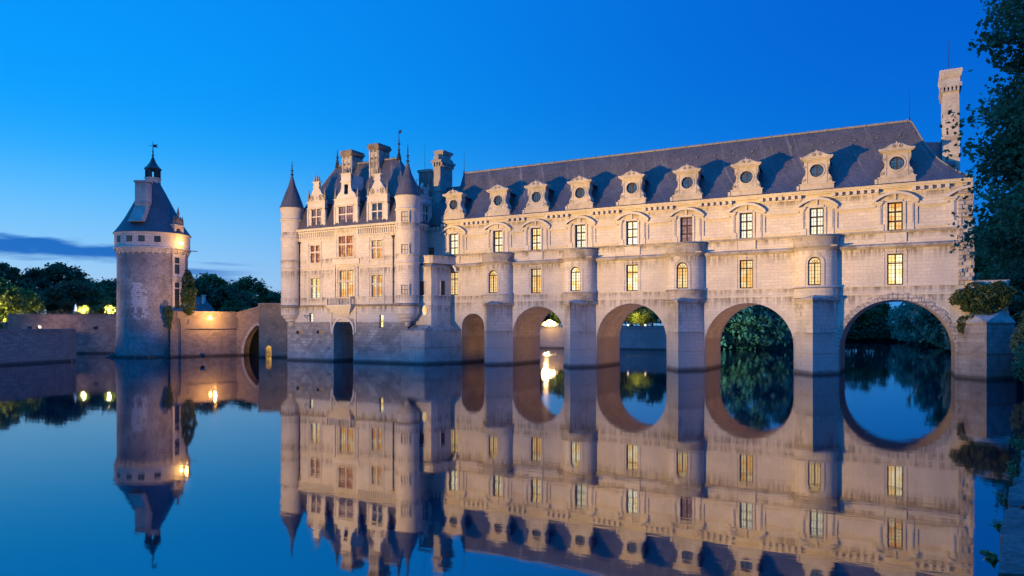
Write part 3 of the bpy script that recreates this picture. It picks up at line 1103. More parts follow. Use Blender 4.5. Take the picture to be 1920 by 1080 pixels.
# end chimney with cap, and lightning rods
mb = MB()
mb.box(WORLD, 3.08, 4.58, 2.4, 6.6, 19.5, 23.3)
mb.box(WORLD, 3.0, 4.66, 2.32, 6.68, 23.3, 23.55)
mb.box(WORLD, 3.14, 4.52, 2.46, 6.54, 23.55, 28.2)
for a in range(5):
    mb.box(WORLD, 3.02 + a * .33, 3.2 + a * .33, 2.25, 6.7, 27.95, 28.4)
mb.box(WORLD, 2.92, 4.74, 2.24, 6.76, 28.4, 28.75)
mb.box(WORLD, 3.05, 4.6, 2.4, 6.6, 28.75, 29.35)
mb.taper(WORLD, (3.0, 4.65, 2.34, 6.66), 29.35, (2.86, 4.80, 2.2, 6.8), 29.85)
mb.box(WORLD, 2.86, 4.80, 2.2, 6.8, 29.85, 30.1)
mb.build('chimney', 'carved_limestone', gal, 0)
for p, h in (((-53.6, YM, 25.9), 3.3), ((.25, YM, 25.9), 3.4), ((3.7, 4.0, 30.0), 3.6)):
    mb = MB()
    mb.tube([p, (p[0], p[1], p[2] + h)], [.035, .015], 5)
    mb.tube([(p[0], p[1], p[2] - .1), (p[0], p[1], p[2] + .5)], [.12, .03], 6)
    mb.build('lightning_rod', 'iron', gal, 0)

# right abutment: cutwater, sloped cap, rough wall stub to the bank
mb = MB()
AB = [(4.1, .1), (6.35, -2.75), (8.75, .2), (8.75, 7.8), (4.1, 7.8)]
mb.prism(AB, -1.2, 5.25)
mb.prism([(4.05, .0), (6.35, -2.85), (8.82, .2), (8.82, 7.8), (4.05, 7.8)], 2.35, 2.45)
ab = mb.build('abutment', 'abutment_stone', gal, 0)
mb = MB()
t = (6.6, .15, 6.55)
mb.add([(4.05, .0, 5.25), (6.35, -2.85, 5.25), (8.85, .15, 5.25), (5.0, .05, 6.3), (7.9, .05, 6.4)], [(0, 1, 3), (1, 4, 3), (1, 2, 4)])
mb.prism([(4.05, .0), (6.35, -2.85), (8.85, .15)], 5.13, 5.25)
mb.build('abutment_cap', 'weathered_limestone', ab, 0)
mb = MB()
random.seed(3)
mb.box(GF0, 5.5, 8.3, -7.8, -.15, 5.2, 9.0)
z = 5.4
while z < 8.9:
    h = random.uniform(.2, .4)
    u = 5.55
    while u < 8.25:
        w = random.uniform(.25, .55)
        mb.box(GF0, u, min(8.32, u + w - .03), -.2, random.uniform(-.12, .05), z, z + h - .03)
        u += w
    z += h
mb.box(GF0, 5.6, 8.4, -7.8, -.1, 9.0, 9.2)
mb.build('abutment_wall', 'ruined_stone', ab, 0)

# ------------------------------------------------------------------ MAIN CHATEAU BLOCK
cas = thing('castle', 'square turreted chateau block with steep slate roofs and tall chimneys rising from the water', 'castle', (-66.6, 3.9, 0))
YF = -4.9
CF = Frame(0, YF)
CL, CR = -77.6, -56.8
YB = 12.7
ZC = 18.4
mb = MB()
WIN = []


def cw(uc, hw, z0, z1, pane, tr=.60):
    WIN.append((uc, hw, z0, z1, pane, tr))
    return hole(uc - hw, uc + hw, z0, z1, .32)


H = [cw(-72.55, .82, 8.75, 11.52, 'pane_gold'), cw(-66.9, 1.2, 8.8, 12.4, 'pane_lounge'), cw(-61.71, .86, 8.72, 11.6, 'pane_lounge'),
     cw(-72.62, .82, 13.72, 16.1, 'pane_red'), cw(-67.05, 1.22, 14.32, 17.1, 'pane_red'), cw(-61.74, .82, 13.82, 16.22, 'pane_lounge'),
     hole(-73.7, -73.0, 5.45, 6.65, .4), hole(-61.3, -60.6, 5.45, 6.4, .4)]
wall(mb, CF, CL, CR, 5.4, ZC, H)
FE = Frame(CR, YF, PI / 2)          # east flank, up to the gallery
wall(mb, FE, 0, YB - YF, 5.4, ZC, [])
FB = Frame(0, YB, PI)
wall(mb, FB, -CR, -CL, 0, ZC, [])
FWst = Frame(CL, YB, -PI / 2)
wall(mb, FWst, 0, YB - YF, 0, ZC, [])
mb.build('wall', 'limestone', cas, 0)
mb = MB()          # lower courses in dark rough masonry
LB = Frame(0, YF - .05)
Hb = [hole(-69.17, -65.7, -1.2, 4.15, 6.0, arch=1.75, mi=1), hole(-76.1, -74.85, 3.75, 4.2, .5, back=1), hole(-72.3, -71.15, 3.78, 4.22, .5, back=1),
      hole(-61.3, -60.6, 4.6, 5.4, .4)]
wall(mb, LB, -77.85, -56.6, -1.2, 5.4, Hb, 0)
mb.box(LB, -77.85, -69.17, 0, .12, -1.2, .2)
mb.box(LB, -65.7, -56.6, 0, .12, -1.2, .2)
mb.quad(LB(-77.85, 0, 5.4), LB(-56.6, 0, 5.4), LB(-56.6, -.06, 5.4), LB(-77.85, -.06, 5.4))
wl = Frame(-77.85, YF - .05, -PI / 2)
wall(mb, Frame(-77.85, YB, -PI / 2), 0, YB - YF + .05, -1.2, 5.4, [])
mb.quad(LB(-69.3, -6.0, -1.2), LB(-65.6, -6.0, -1.2), LB(-65.6, -6.0, 6), LB(-69.3, -6.0, 6), 1)
mb.build('base_wall', ['base_masonry', 'plinth_stone'], cas, 0)
window(cas, Frame(0, 1.0), -68.0, .42, 4.1, 5.5, out=.05, pane='pane_gold', cols=2, rows=3, bar=.06)
window(cas, CF, -73.35, .33, 5.42, 6.65, out=-.3, pane='pane_grey', cols=1, rows=3, bar=.06)
window(cas, CF, -60.95, .33, 4.65, 6.4, out=-.3, pane='pane_gold', cols=1, rows=2, bar=.06)
window(cas, GF0, -56.3, .36, 14.4, 15.4, out=.02, pane='pane_dark', cols=2, rows=2, bar=.06)

for uc, hw, z0, z1, pane, tr in WIN:
    o = window(cas, CF, uc, hw, z0, z1, out=-.28, pane=pane, cols=2, rows=1, transom=tr, bar=.16, fine=(6, 7), border=.06, frame_mat='window_wood')
    mb = MB()      # stone mullion, transom and surround
    mb.box(CF, uc - .10, uc + .10, -.2, -.02, z0, z1)
    zt = z0 + (z1 - z0) * tr
    mb.box(CF, uc - hw, uc + hw, -.2, -.03, zt - .10, zt + .10)
    for sg in (-1, 1):
        a, b = sorted((uc + sg * (hw + .08), uc + sg * (hw + .16)))
        mb.box(CF, a, b, 0, .05, z0 - .1, z1 + .12)
        a, b = sorted((uc + sg * (hw + .34), uc + sg * (hw + .44)))
        mb.box(CF, a, b, 0, .08, z0 - .9, z1 + .5)
    mb.box(CF, uc - hw - .16, uc + hw + .16, 0, .05, z1 + .04, z1 + .12)
    mb.box(CF, uc - hw - .44, uc + hw + .44, 0, .07, z1 + .30, z1 + .38)
    mb.box(CF, uc - hw - .5, uc + hw + .5, 0, .14, z0 - .14, z0 - .02)
    mb.build('mullion', 'trim_limestone', o, 0)

# courses, frieze, cornice
mb = MB()
mb.box(CF, CL, -58.3, 0, .16, 7.50, 7.62)
mb.box(CF, CL, -58.3, 0, .26, 7.62, 7.76)
mb.build('string_course', 'dark_carved_stone', cas, 0)
mb = MB()
for a, b in ((CL, -69.2), (-64.6, -58.3)):
    mb.box(CF, a, b, 0, .10, 12.95, 13.06)
mb.box(CF, -75.6, -73.9, 0, .06, 12.2, 12.28)
mb.box(CF, -71.2, -69.6, 0, .06, 12.2, 12.28)
mb.box(CF, -64.4, -63.2, 0, .06, 12.45, 12.53)
mb.box(CF, -69.4, -64.6, 0, .14, 13.25, 14.0)
for a, b in ((-75.6, -69.0), (-65.0, -58.3)):
    mb.box(CF, a, b, 0, .14, 17.02, 17.14)
    n = int((b - a) / .62)
    for i in range(n):
        u = a + .3 + i * (b - a - .5) / n
        mb.taper(CF, (u - .04, u + .04, 0, .06), 16.86, (u - .13, u + .13, 0, .13), 17.02)
    n = int((b - a) / .36)
    for i in range(n):
        u = a + .18 + i * (b - a - .2) / n
        mb.box(CF, u - .085, u + .085, 0, .13, 17.2, 17.86)
mb.build('frieze', 'trim_limestone', cas, 0)
mb = MB()
mb.box(CF, CL, -58.0, 0, .22, 17.88, 18.02)
mb.box(CF, CL, -58.0, 0, .36, 18.16, 18.30)
mb.box(CF, CL, -58.0, 0, .46, 18.30, 18.42)
n = 44
for i in range(n):
    u = CL + .5 + i * 18.6 / n
    mb.taper(CF, (u - .1, u + .1, 0, .23), 18.02, (u - .1, u + .1, 0, .36), 18.16)
# east return with its bracket course
for i in range(4):
    mb.box(GF0, -56.5 + i * .62, -56.2 + i * .62, 0, .3, 17.7, 18.14)
mb.box(GF0, -56.75, -54.4, 0, .08, 15.6, 15.72)
mb.box(FE, 1.2, 5.0, 0, .3, 18.1, 18.3)
mb.box(FE, 1.2, 5.0, 0, .42, 18.3, 18.42)
for i in range(6):
    mb.box(FE, 1.5 + i * .62, 1.8 + i * .62, 0, .3, 17.7, 18.1)
mb.box(FE, 1.2, 4.8, 0, .08, 15.6, 15.72)
mb.build('cornice', 'trim_limestone', cas, 0)

# portal surround, balcony over it
mb = MB()
n = 18
c, zs, r = -67.435, 4.15, 1.74
for i in range(n):
    a0, a1 = PI * i / n, PI * (i + 1) / n
    mb.extrude(LB, [(c + q * math.cos(a), zs + q * math.sin(a)) for q, a in ((r, a0), (r + .26, a0), (r + .26, a1), (r, a1))], -.02, .12)
for sg in (-1, 1):
    a, b = sorted((c + sg * (r + .03), c + sg * (r + .25)))
    mb.box(LB, a, b, 0, .14, 3.7, 4.15)
    a, b = sorted((c + sg * (r + .30), c + sg * (r + .52)))
    mb.box(CF, a, b, 0, .12, 4.0, 7.5)
mb.build('portal_surround', 'trim_limestone', cas, 0)
bc = -67.6
mb = MB()
for k in range(6):
    f = k / 5
    mb.box(CF, bc - 1.3 - f * .8, bc + 1.3 + f * .8, 0, .18 + f * .62, 6.4 + k * .19, 6.4 + k * .19 + .19)
mb.box(CF, bc - 2.2, bc + 2.2, 0, .95, 7.54, 7.72)
bal = mb.build('balcony', 'trim_limestone', cas, 0)
mb = MB()
mb.box(CF, bc - 2.15, bc + 2.15, .74, .9, 8.62, 8.78)
for i in range(15):
    u = bc - 2.05 + i * .293
    if i in (0, 7, 14):
        mb.box(CF, u - .1, u + .1, .72, .92, 7.72, 8.62)
    else:
        q = CF(u, .82, 0)
        mb.lathe(q[0], q[1], [(.05, 7.72), (.085, 7.95), (.045, 8.2), (.08, 8.4), (.05, 8.62)], 6)
for sg in (-1, 1):
    mb.box(CF, bc + sg * 2.07 - .06, bc + sg * 2.07 + .06, 0, .75, 8.62, 8.78)
mb.build('balustrade', 'carved_limestone', bal, 30)
# tall niche framing the balcony window, with pinnacled strips
mb = MB()
for sg in (-1, 1):
    u = -66.95 + sg * 2.0
    mb.box(CF, u - .12, u + .12, 0, .16, 8.8, 12.6)
    mb.taper(CF, (u - .14, u + .14, 0, .2), 12.6, (u - .02, u + .02, 0, .06), 13.4)
    mb.box(CF, u - .2, u + .2, 0, .22, 11.9, 12.0)
    u = -66.95 + sg * 1.55
    mb.box(CF, u - .07, u + .07, 0, .1, 8.8, 12.5)
n = 8
for sg in (-1, 1):
    for i in range(n):
        a0, a1 = PI / 2 * i / n, PI / 2 * (i + 1) / n
        cu = -66.95 + sg * 1.0
        mb.extrude(CF, [(cu + sg * q * math.sin(a), 12.5 + q * math.cos(a)) for q, a in ((.48, a0), (.62, a0), (.62, a1), (.48, a1))], 0, .1)
mb.box(CF, -67.95, -65.95, 0, .1, 12.98, 13.12)
mb.build('niche_surround', 'trim_limestone', cas, 0)


# corner turrets
def turret(cx, cy, zt, zapex, ztip, wins):
    mb = MB()
    r = 1.52
    mb.lathe(cx, cy, [(.12, 4.75), (.38, 5.0), (.42, 5.35), (.85, 5.55), (.9, 5.8), (1.2, 6.0), (1.24, 6.2), (1.5, 6.42), (1.52, 7.4)], 28)
    mb.lathe(cx, cy, [(1.66, 7.42), (1.74, 7.5), (1.74, 7.62), (1.52, 7.8)], 28, mi=1)
    mb.lathe(cx, cy, [(r, 7.6), (r, zt - .9), (r + .03, zt - .7)], 28)
    for z in (13.0, 14.0, 17.2):
        mb.lathe(cx, cy, [(r, z - .1), (r + .1, z), (r + .1, z + .09), (r, z + .16)], 28)
    mb.lathe(cx, cy, [(r, zt - 1.9), (r + .12, zt - 1.8), (r + .15, zt - 1.68), (r, zt - 1.6)], 28)
    mb.lathe(cx, cy, [(r, zt - .95), (r + .05, zt - .6), (r + .18, zt - .1), (r + .18, zt)], 28)
    o = mb.build('turret', ['limestone', 'dark_carved_stone'], cas, 40)
    mb = MB()
    mb.lathe(cx, cy, [(r + .24, zt - .02), (r + .1, zt + .25), (1.05, zt + 1.9), (.52, zapex - 1.35), (.2, zapex - .2), (.22, zapex - .1), (.12, zapex)], 28)
    mb.build('turret_roof', 'slate', o, 40)
    mb = MB()
    zz = [zapex - .1, ztip]
    mb.tube([(cx, cy, zz[0]), (cx, cy, zz[1])], [.09, .03], 6)
    h = ztip - zapex
    for k, (fr, rr) in enumerate(((.12, .24), (.28, .14), (.40, .20), (.55, .11), (.68, .13), (.82, .07))):
        mb.ball((cx, cy, zapex + fr * h), rr, 8, sz=.7)
    mb.build('finial', 'iron', o, 30)
    for z0, z1 in wins:
        d = Vector((0 - cx, CAM[1] - cy)).normalized()
        a = math.atan2(d.x, -d.y)
        a *= .62
        F = Frame(cx + (r - .09) * math.sin(a), cy - (r - .09) * math.cos(a), a)
        mb = MB()
        for u0, u1, q0, q1 in ((-.58, -.45, z0 - .1, z1 + .12), (.45, .58, z0 - .1, z1 + .12), (-.45, .45, z1, z1 + .12), (-.45, .45, z0 - .1, z0)):
            mb.box(F, u0, u1, -.2, .14, q0, q1)
        sr = mb.build('window_surround', 'trim_limestone', o, 0)
        w = window(cas, F, 0, .45, z0, z1, out=.015, pane='pane_dark', cols=2, rows=2, bar=.05, frame_mat='dark_wood')
    return o


turret(-77.15, -4.75, 21.6, 26.2, 28.35, [])
turret(-56.75, -4.75, 21.6, 25.9, 28.4, [(18.2, 19.45), (14.0, 15.25), (8.9, 10.1)])

# drain pipes
for u in (-75.45, -58.9):
    mb = MB()
    q = CF(u, .14, 0)
    mb.tube([(q[0], q[1], 7.8), (q[0], q[1], 16.4)], .06, 6)
    mb.taper(CF, (u - .06, u + .06, .05, .2), 16.3, (u - .2, u + .2, .02, .34), 16.7)
    for z in (9, 10.6, 12.2, 13.8, 15.4):
        mb.box(CF, u - .09, u + .09, 0, .22, z, z + .07)
    mb.build('drainpipe', 'iron', cas, 0)
# iron bracket beside the small window
mb = MB()
mb.tube([CF(-74.6, .05, 6.35), CF(-74.2, .5, 6.3), CF(-73.0, .6, 6.25)], .04, 5)
mb.tube([CF(-74.2, .5, 6.3), CF(-74.0, .05, 5.9)], .03, 5)
mb.build('iron_bracket', 'iron', cas, 0)

# roofs: front pavilion hipped, lower rear pavilion
mb = MB()


def hip(mb, x0, x1, y0, y1, z0, rx0, rx1, ry, z1):
    A = [(x0, y0, z0), (x1, y0, z0), (x1, y1, z0), (x0, y1, z0), (rx0, ry, z1), (rx1, ry, z1)]
    mb.add(A, [(0, 1, 5, 4), (1, 2, 5), (2, 3, 4, 5), (3, 0, 4), (3, 2, 1, 0)])


hip(mb, CL - .1, CR + .25, YF - .3, 4.4, 18.42, -72.6, -61.4, -.45, 28.0)
hip(mb, CL - .1, CR + .25, 4.2, YB + .3, 18.40, -73.2, -60.6, 8.4, 25.3)
mb.quad((-57.2, -.4, 18.45), (-53.9, -.4, 18.45), (-53.9, 3.9, 24.2), (-57.2, 3.9, 24.2))
mb.box(GF0, -56.75, -54.4, -.5, .34, 18.16, 18.44)
roof = mb.build('roof', 'slate', cas, 0)
mb = MB()
mb.tube([(-72.6, -.45, 28.02), (-61.4, -.45, 28.02)], .13, 6)
for a in (((-72.6, -.45, 28.0), (CL, YF - .3, 18.5)), ((-61.4, -.45, 28.0), (CR + .2, YF - .3, 18.5))):
    mb.tube(a, .05, 5)
mb.build('ridge_cap', 'lead', roof, 0)
for x, h, vane in ((-72.55, 2.2, False), (-61.45, 3.2, True)):
    mb = MB()
    y = -.45
    mb.lathe(x, y, [(.34, 27.7), (.26, 28.3), (.13, 28.8), (.12, 29.0)], 8)
    mb.tube([(x, y, 28.4), (x, y, 28.2 + h)], [.09, .03], 6)
    for fr, rr in ((.35, .2), (.5, .13), (.6, .22), (.72, .12), (.82, .1), (.92, .07)):
        mb.ball((x, y, 28 + fr * h), rr, 8, sz=.7)
    if vane:
        mb.tube([(x, y, 31), (x, y, 32.0)], .025, 5)
        F = Frame(x, y, -.4)
        mb.box(F, .05, .62, -.015, .015, 31.3, 31.75)
        mb.box(F, -.55, .05, -.012, .012, 31.5, 31.55)
        mb.box(F, .55, .72, -.015, .015, 31.62, 31.75)
    mb.build('roof_finial', 'iron', roof, 30)


# stone dormers of the main roof
def pinnacle(mb, F, u, o, z, h, w=.13, mi=0):
    mb.box(F, u - w, u + w, o - w, o + w, z, z + h * .35, mi)
    mb.box(F, u - w * 1.25, u + w * 1.25, o - w * 1.25, o + w * 1.25, z + h * .35, z + h * .42, mi)
    mb.taper(F, (u - w * .8, u + w * .8, o - w * .8, o + w * .8), z + h * .42, (u - .02, u + .02, o - .02, o + .02), z + h, mi)
    for k in range(3):
        zz = z + h * (.5 + .15 * k)
        rr = w * (1.05 - .25 * k)
        mb.box(F, u - rr, u + rr, o - rr, o + rr, zz, zz + .05, mi)


def stone_dormer(hw, wz, whw, gable, pane, big=False):
    F = Frame(0, 0)
    mb = MB()
    zt = 2.85
    wall(mb, F, -hw, hw, 0, zt, [hole(-whw, whw, .05, wz, .25)])
    for sg in (-1, 1):
        a, b = sorted((sg * hw, sg * (hw - .22)))
        mb.box(F, a, b, 0, .10, 0, zt)
        a, b = sorted((sg * (hw - .02), sg * (hw + .08)))
        mb.box(F, a, b, -.3, .05, 0, 2.6)
    mb.box(F, -hw - .1, hw + .1, -.4, .16, zt, zt + .10)
    mb.box(F, -hw + .02, hw - .02, -.4, .05, zt + .10, zt + .85)
    mb.box(F, -hw - .08, hw + .08, -.4, .16, zt + .85, zt + .97)
    mb.box(F, -whw - .12, -whw, 0, .06, 0, wz + .12)
    mb.box(F, whw, whw + .12, 0, .06, 0, wz + .12)
    mb.box(F, -whw - .12, whw + .12, 0, .06, wz, wz + .12)
    mb.box(F, -.09, .09, -.18, 0, .05, wz)
    mb.box(F, -whw, whw, -.18, -.01, wz * .58, wz * .58 + .16)
    zb = zt + .97
    zg = gable
    # gable: concave shoulders rising to a narrow centre block
    cwid = .62 if not big else .85
    if big:
        wall(mb, F, -cwid, cwid, zb, zb + 2.2, [hole(-.33, .33, zb + .55, zb + 1.9, .2, back=2)])
        mb.box(F, -cwid - .08, cwid + .08, -.4, .12, zb + 2.2, zb + 2.38)
        mb.box(F, -cwid, cwid, -.4, .04, zb + 2.38, zg)
        mb.box(F, -cwid - .1, cwid + .1, -.42, .12, zg, zg + .12)
        mb.box(F, -cwid, cwid, -2.6, -.2, zb, zg - .1)
    else:
        mb.box(F, -cwid * .8, cwid * .8, -.35, .03, zb + .9, zg)
        mb.box(F, -cwid, cwid, -.4, .10, zg - .62, zg - .5)
        mb.box(F, -cwid * 1.15, cwid * 1.15, -.4, .12, zg, zg + .12)
    for sg in (-1, 1):
        half = [(cwid * .8, zb), (hw - .3, zb), (hw - .32, zb + .35), (hw - .5, zb + .85), (cwid + .3, zb + 1.1), (cwid, zb + 1.6), (cwid * .78, zb + 1.75)]
        if big:
            half = [(cwid, zb), (hw - .35, zb), (hw - .4, zb + .3), (hw - .6, zb + .55), (cwid + .2, zb + .9), (cwid, zb + 1.5)]
        mb.extrude(F, [(sg * u, z) for u, z in half], -.3, 0)
        pinnacle(mb, F, sg * (hw - .12), -.12, zb, 1.75 if not big else 1.5, .13, 1)
        if not big:
            for rr, uu, z in ((.30, .82, zb + .5),):
                pts = [(sg * (uu + rr * math.cos(t * .55)), -.05, z + rr * 1.25 * math.sin(t * .55)) for t in range(12)]
                mb.tube(pts, .05, 5, 1)
                mb.box(F, sg * uu - .13, sg * uu + .13, -.01, .03, z - .22, z + .22, 1)
    if not big:
        mb.box(F, -cwid * .8, cwid * .8, -.3, 0, zb, zb + .92)
        mb.ball((0, 0, zb + .5), .2, 8, sz=1.4)
    else:
        mb.lathe(0, .1, [(.4, zg + .1), (.42, zg + .25), (.3, zg + .45), (.1, zg + .6)], 10, mi=1)
    for uu, hh in ((-.38, .85), (0, 1.1), (.38, .85)):
        pinnacle(mb, F, uu * (1 if not big else 1.5), -.15, zg + .1, hh if not big else hh * .8, .09, 1)
    o = mb.build('dormer', ['trim_limestone', 'dark_carved_stone', 'pane_dark'], None, 30)
    w = window(None, F, 0, whw, .05, wz, out=-.22, pane=pane, cols=2, rows=1, transom=.62, bar=.16, fine=(6, 7))
    w.parent = o
    # the pane stays a sub-part of the dormer, beside its frame
    pn = w.children[0]
    pn.parent = o
    mb = MB()
    mb.box(F, -hw + .12, hw - .12, -4.2, -.32, 0, zt + .7)
    z0, z1 = zt + .6, zt + (2.0 if not big else 3.4)
    mb.add([(-hw - .05, .4, z0), (hw + .05, .4, z0), (0, .4, z1), (-hw - .05, 5.2, z0), (hw + .05, 5.2, z0), (0, 5.2, z1)],
           [(0, 1, 2), (0, 2, 5, 3), (1, 4, 5, 2), (3, 5, 4)])
    mb.build('dormer_roof', 'slate', o, 0)
    return o


d1 = stone_dormer(1.62, 2.72, .86, 6.45, 'pane_rose')
attach(d1, cas)
d1.location = (-72.36, YF - .02, 18.42)
d2 = stone_dormer(2.08, 2.72, 1.26, 7.1, 'pane_rose', True)
attach(d2, cas)
d2.location = (-66.98, YF - .02, 18.42)
d3 = stone_dormer(1.70, 2.72, .84, 6.5, 'pane_blue')
attach(d3, cas)
d3.location = (-61.6, YF - .02, 18.42)
d4 = stone_dormer(1.35, 2.6, .6, 4.9, 'pane_dark')
attach(d4, cas)
d4.location = (CR + .05, -.8, 18.42)
d4.rotation_euler = (0, 0, PI / 2)


# chimneys
def chimney(x0, x1, y0, y1, z0, z1, ornate=True, mats=('carved_limestone', 'dark_carved_stone')):
    mb = MB()
    mb.box(WORLD, x0, x1, y0, y1, z0, z1 - .9)
    F = Frame(0, y0)
    FR = Frame(x1, y0, PI / 2)
    W, D = x1 - x0, y1 - y0
    if ornate:
        for zz in (z1 - 3.6, z1 - 2.4, z1 - 1.3):
            mb.box(WORLD, x0 - .1, x1 + .1, y0 - .1, y1 + .1, zz, zz + .13)
        for i in range(3):
            u = x0 + .1 + i * (W - .2) / 2
            mb.box(F, u - .09, u + .09, 0, .12, z1 - 5.2, z1 - .9)
        for i in range(4):
            u = .1 + i * (D - .2) / 3
            mb.box(FR, u - .09, u + .09, 0, .12, z1 - 5.2, z1 - .9)
        for i in range(2):
            u = x0 + W * (.27 + .46 * i)
            mb.box(F, u - .17, u + .17, -.02, .05, z1 - 3.3, z1 - 2.55, 1)
            mb.ball((u, y0 - .05, z1 - 2.0), .16, 6, 1)
            mb.taper(F, (u - .2, u + .2, -.02, .06), z1 - 1.15, (u - .05, u + .05, -.02, .06), z1 - .95, 1)
        for i in range(3):
            u = D * (.2 + .3 * i)
            mb.box(FR, u - .17, u + .17, -.02, .05, z1 - 3.3, z1 - 2.55, 1)
    mb.taper(WORLD, (x0, x1, y0, y1), z1 - .95, (x0 - .28, x1 + .28, y0 - .28, y1 + .28), z1 - .45, 1)
    mb.box(WORLD, x0 - .3, x1 + .3, y0 - .3, y1 + .3, z1 - .45, z1 - .28, 1)
    mb.box(WORLD, x0 - .2, x1 + .2, y0 - .2, y1 + .2, z1 - .28, z1, 1)
    return mb.build('chimney', list(mats), cas, 0)


chimney(-70.55, -68.95, -1.6, .75, 22.5, 29.75)
chimney(-65.65, -64.15, -1.6, .75, 22.5, 30.1)
mb = MB()      # plainer stack by the gallery junction, with its corbelled top
mb.box(WORLD, -57.6, -56.3, 2.1, 5.3, 17.5, 23.4)
mb.box(WORLD, -57.7, -56.2, 2.0, 5.4, 23.4, 23.6)
mb.box(WORLD, -57.5, -56.4, 2.2, 5.2, 23.6, 27.3)
for i in range(7):
    mb.box(WORLD, -56.42, -56.12, 2.2 + i * .46, 2.42 + i * .46, 26.9, 27.4)
for i in range(3):
    mb.box(WORLD, -57.5 + i * .42, -57.3 + i * .42, 1.95, 2.2, 26.9, 27.4)
mb.box(WORLD, -57.8, -56.05, 1.9, 5.5, 27.4, 27.75)
mb.tube([(-56.9, 1.85, 28.0), (-56.9, 5.55, 28.0)], .42, 10, 1)
mb.box(WORLD, -57.45, -56.35, 2.7, 4.7, 27.75, 28.6)
mb.taper(WORLD, (-57.5, -56.3, 2.65, 4.75), 28.6, (-57.75, -56.05, 2.4, 5.0), 29.0)
mb.box(WORLD, -57.75, -56.05, 2.4, 5.0, 29.0, 29.12)
mb.build('chimney', ['plinth_stone', 'weathered_limestone'], cas, 0)
mb = MB()      # fluted low stack behind it
mb.box(WORLD, -61.6, -59.9, 4.6, 6.6, 23, 26.9)
for i in range(5):
    mb.box(WORLD, -61.65 + i * .4, -61.48 + i * .4, 4.45, 4.6, 23.5, 26.9)
    mb.box(WORLD, -59.9, -59.75, 4.7 + i * .4, 4.88 + i * .4, 23.5, 26.9)
mb.box(WORLD, -61.85, -59.65, 4.35, 6.85, 26.9, 27.25)
mb.build('chimney', 'plinth_stone', cas, 0)
mb = MB()
mb.tube([(-60.7, 4.6, 26.5), (-60.7, 4.6, 31.0)], [.03, .012], 5)
mb.build('lightning_rod', 'iron', cas, 0)
mb = MB()      # maintenance rail on the roof
for a, b in (((-61.0, 3.0, 25.6), (-58.6, 3.0, 25.0)),):
    mb.tube([(a[0], a[1], a[2]), (b[0], b[1], b[2])], .03, 4)
    for f in (0, .5, 1):
        x, z = a[0] + (b[0] - a[0]) * f, a[2] + (b[2] - a[2]) * f
        mb.tube([(x, a[1], z - 3), (x, a[1], z)], .03, 4)
mb.build('roof_rail', 'iron', cas, 0)

# chapel bay: polygonal bay on a square battered base, between main block and gallery
mb = MB()
PB = [(-56.75, -3.8), (-53.75, -3.8), (-53.4, -2.9), (-53.0, -.75), (-53.15, .0), (-56.75, .0)]
mb.prism(PB, 4.3, 12.55)
chap = mb.build('chapel_bay', 'limestone', cas, 0)
mb = MB()
PP = [(-56.75, -3.7), (-54.1, -3.75), (-53.7, -3.5), (-53.3, -2.7), (-52.95, -1.2), (-52.55, -.5), (-52.45, .0), (-56.75, .0)]
PQ = [(x + (.1 if x > -54.5 else 0), y - (.1 if y < -.2 else 0)) for x, y in PP]
mb.prism(PP, 13.1, 13.85)
mb.prism(PQ, 13.85, 14.0)
mb.prism(PQ, 13.0, 13.1)
mb.build('parapet', 'limestone', chap, 30)
mb = MB()
PR = [(-56.75, -4.05), (-53.62, -4.05), (-53.18, -2.95), (-52.82, -.7), (-53.0, .0), (-56.75, .0)]
m_ = len(PB)
mb.add([(x, y, 12.5) for x, y in PR] + [(x * .88 + -55.2 * .12, y * .88, 13.02) for x, y in PB],
       [(i, (i + 1) % m_, (i + 1) % m_ + m_, i + m_) for i in range(m_)] + [tuple(range(m_, 2 * m_)), tuple(range(m_ - 1, -1, -1))])
mb.build('chapel_roof', 'weathered_limestone', chap, 0)
mb = MB()      # squinch carrying the parapet over the recess
F = Frame(-52.0, -1.6, R(54))
for i in range(10):
    a0, a1 = PI * i / 10, PI * (i + 1) / 10
    mb.extrude(GF0, [(-52.95 + q * math.cos(a), 12.1 + q * math.sin(a)) for q, a in ((.62, a0), (.9, a0), (.9, a1), (.62, a1))], 0.01, .5)
mb.build('squinch', 'trim_limestone', chap, 30)
mb = MB()
BP = [(-57.4, -5.25), (-53.75, -5.25), (-51.55, .05), (-57.4, .05)]
mb.prism(BP, -1.2, 4.3)
mb.prism([(-57.45, -5.32), (-53.7, -5.32), (-51.5, .0), (-57.45, .0)], 2.1, 2.2)
mb.build('chapel_base', 'plinth_stone', chap, 0)
mb = MB()
mb.add([(-57.3, -5.27, 4.3), (-53.75, -5.27, 4.3), (-57.3, -3.82, 5.0), (-54.0, -3.82, 5.0), (-53.7, -3.75, 4.4)], [(0, 1, 3, 2), (1, 4, 3)])
mb.add([(-53.35, -4.2, 4.3), (-51.5, .02, 4.3), (-53.2, -1.9, 5.55), (-53.7, -3.7, 4.3), (-53.05, 0.0, 4.6)], [(0, 1, 2), (0, 2, 3), (1, 4, 2)])
mb.build('weathering', 'weathered_limestone', chap, 0)
FC1 = Frame(0, -3.81)
FC2 = Frame(-53.19, -1.82, R(79.5))
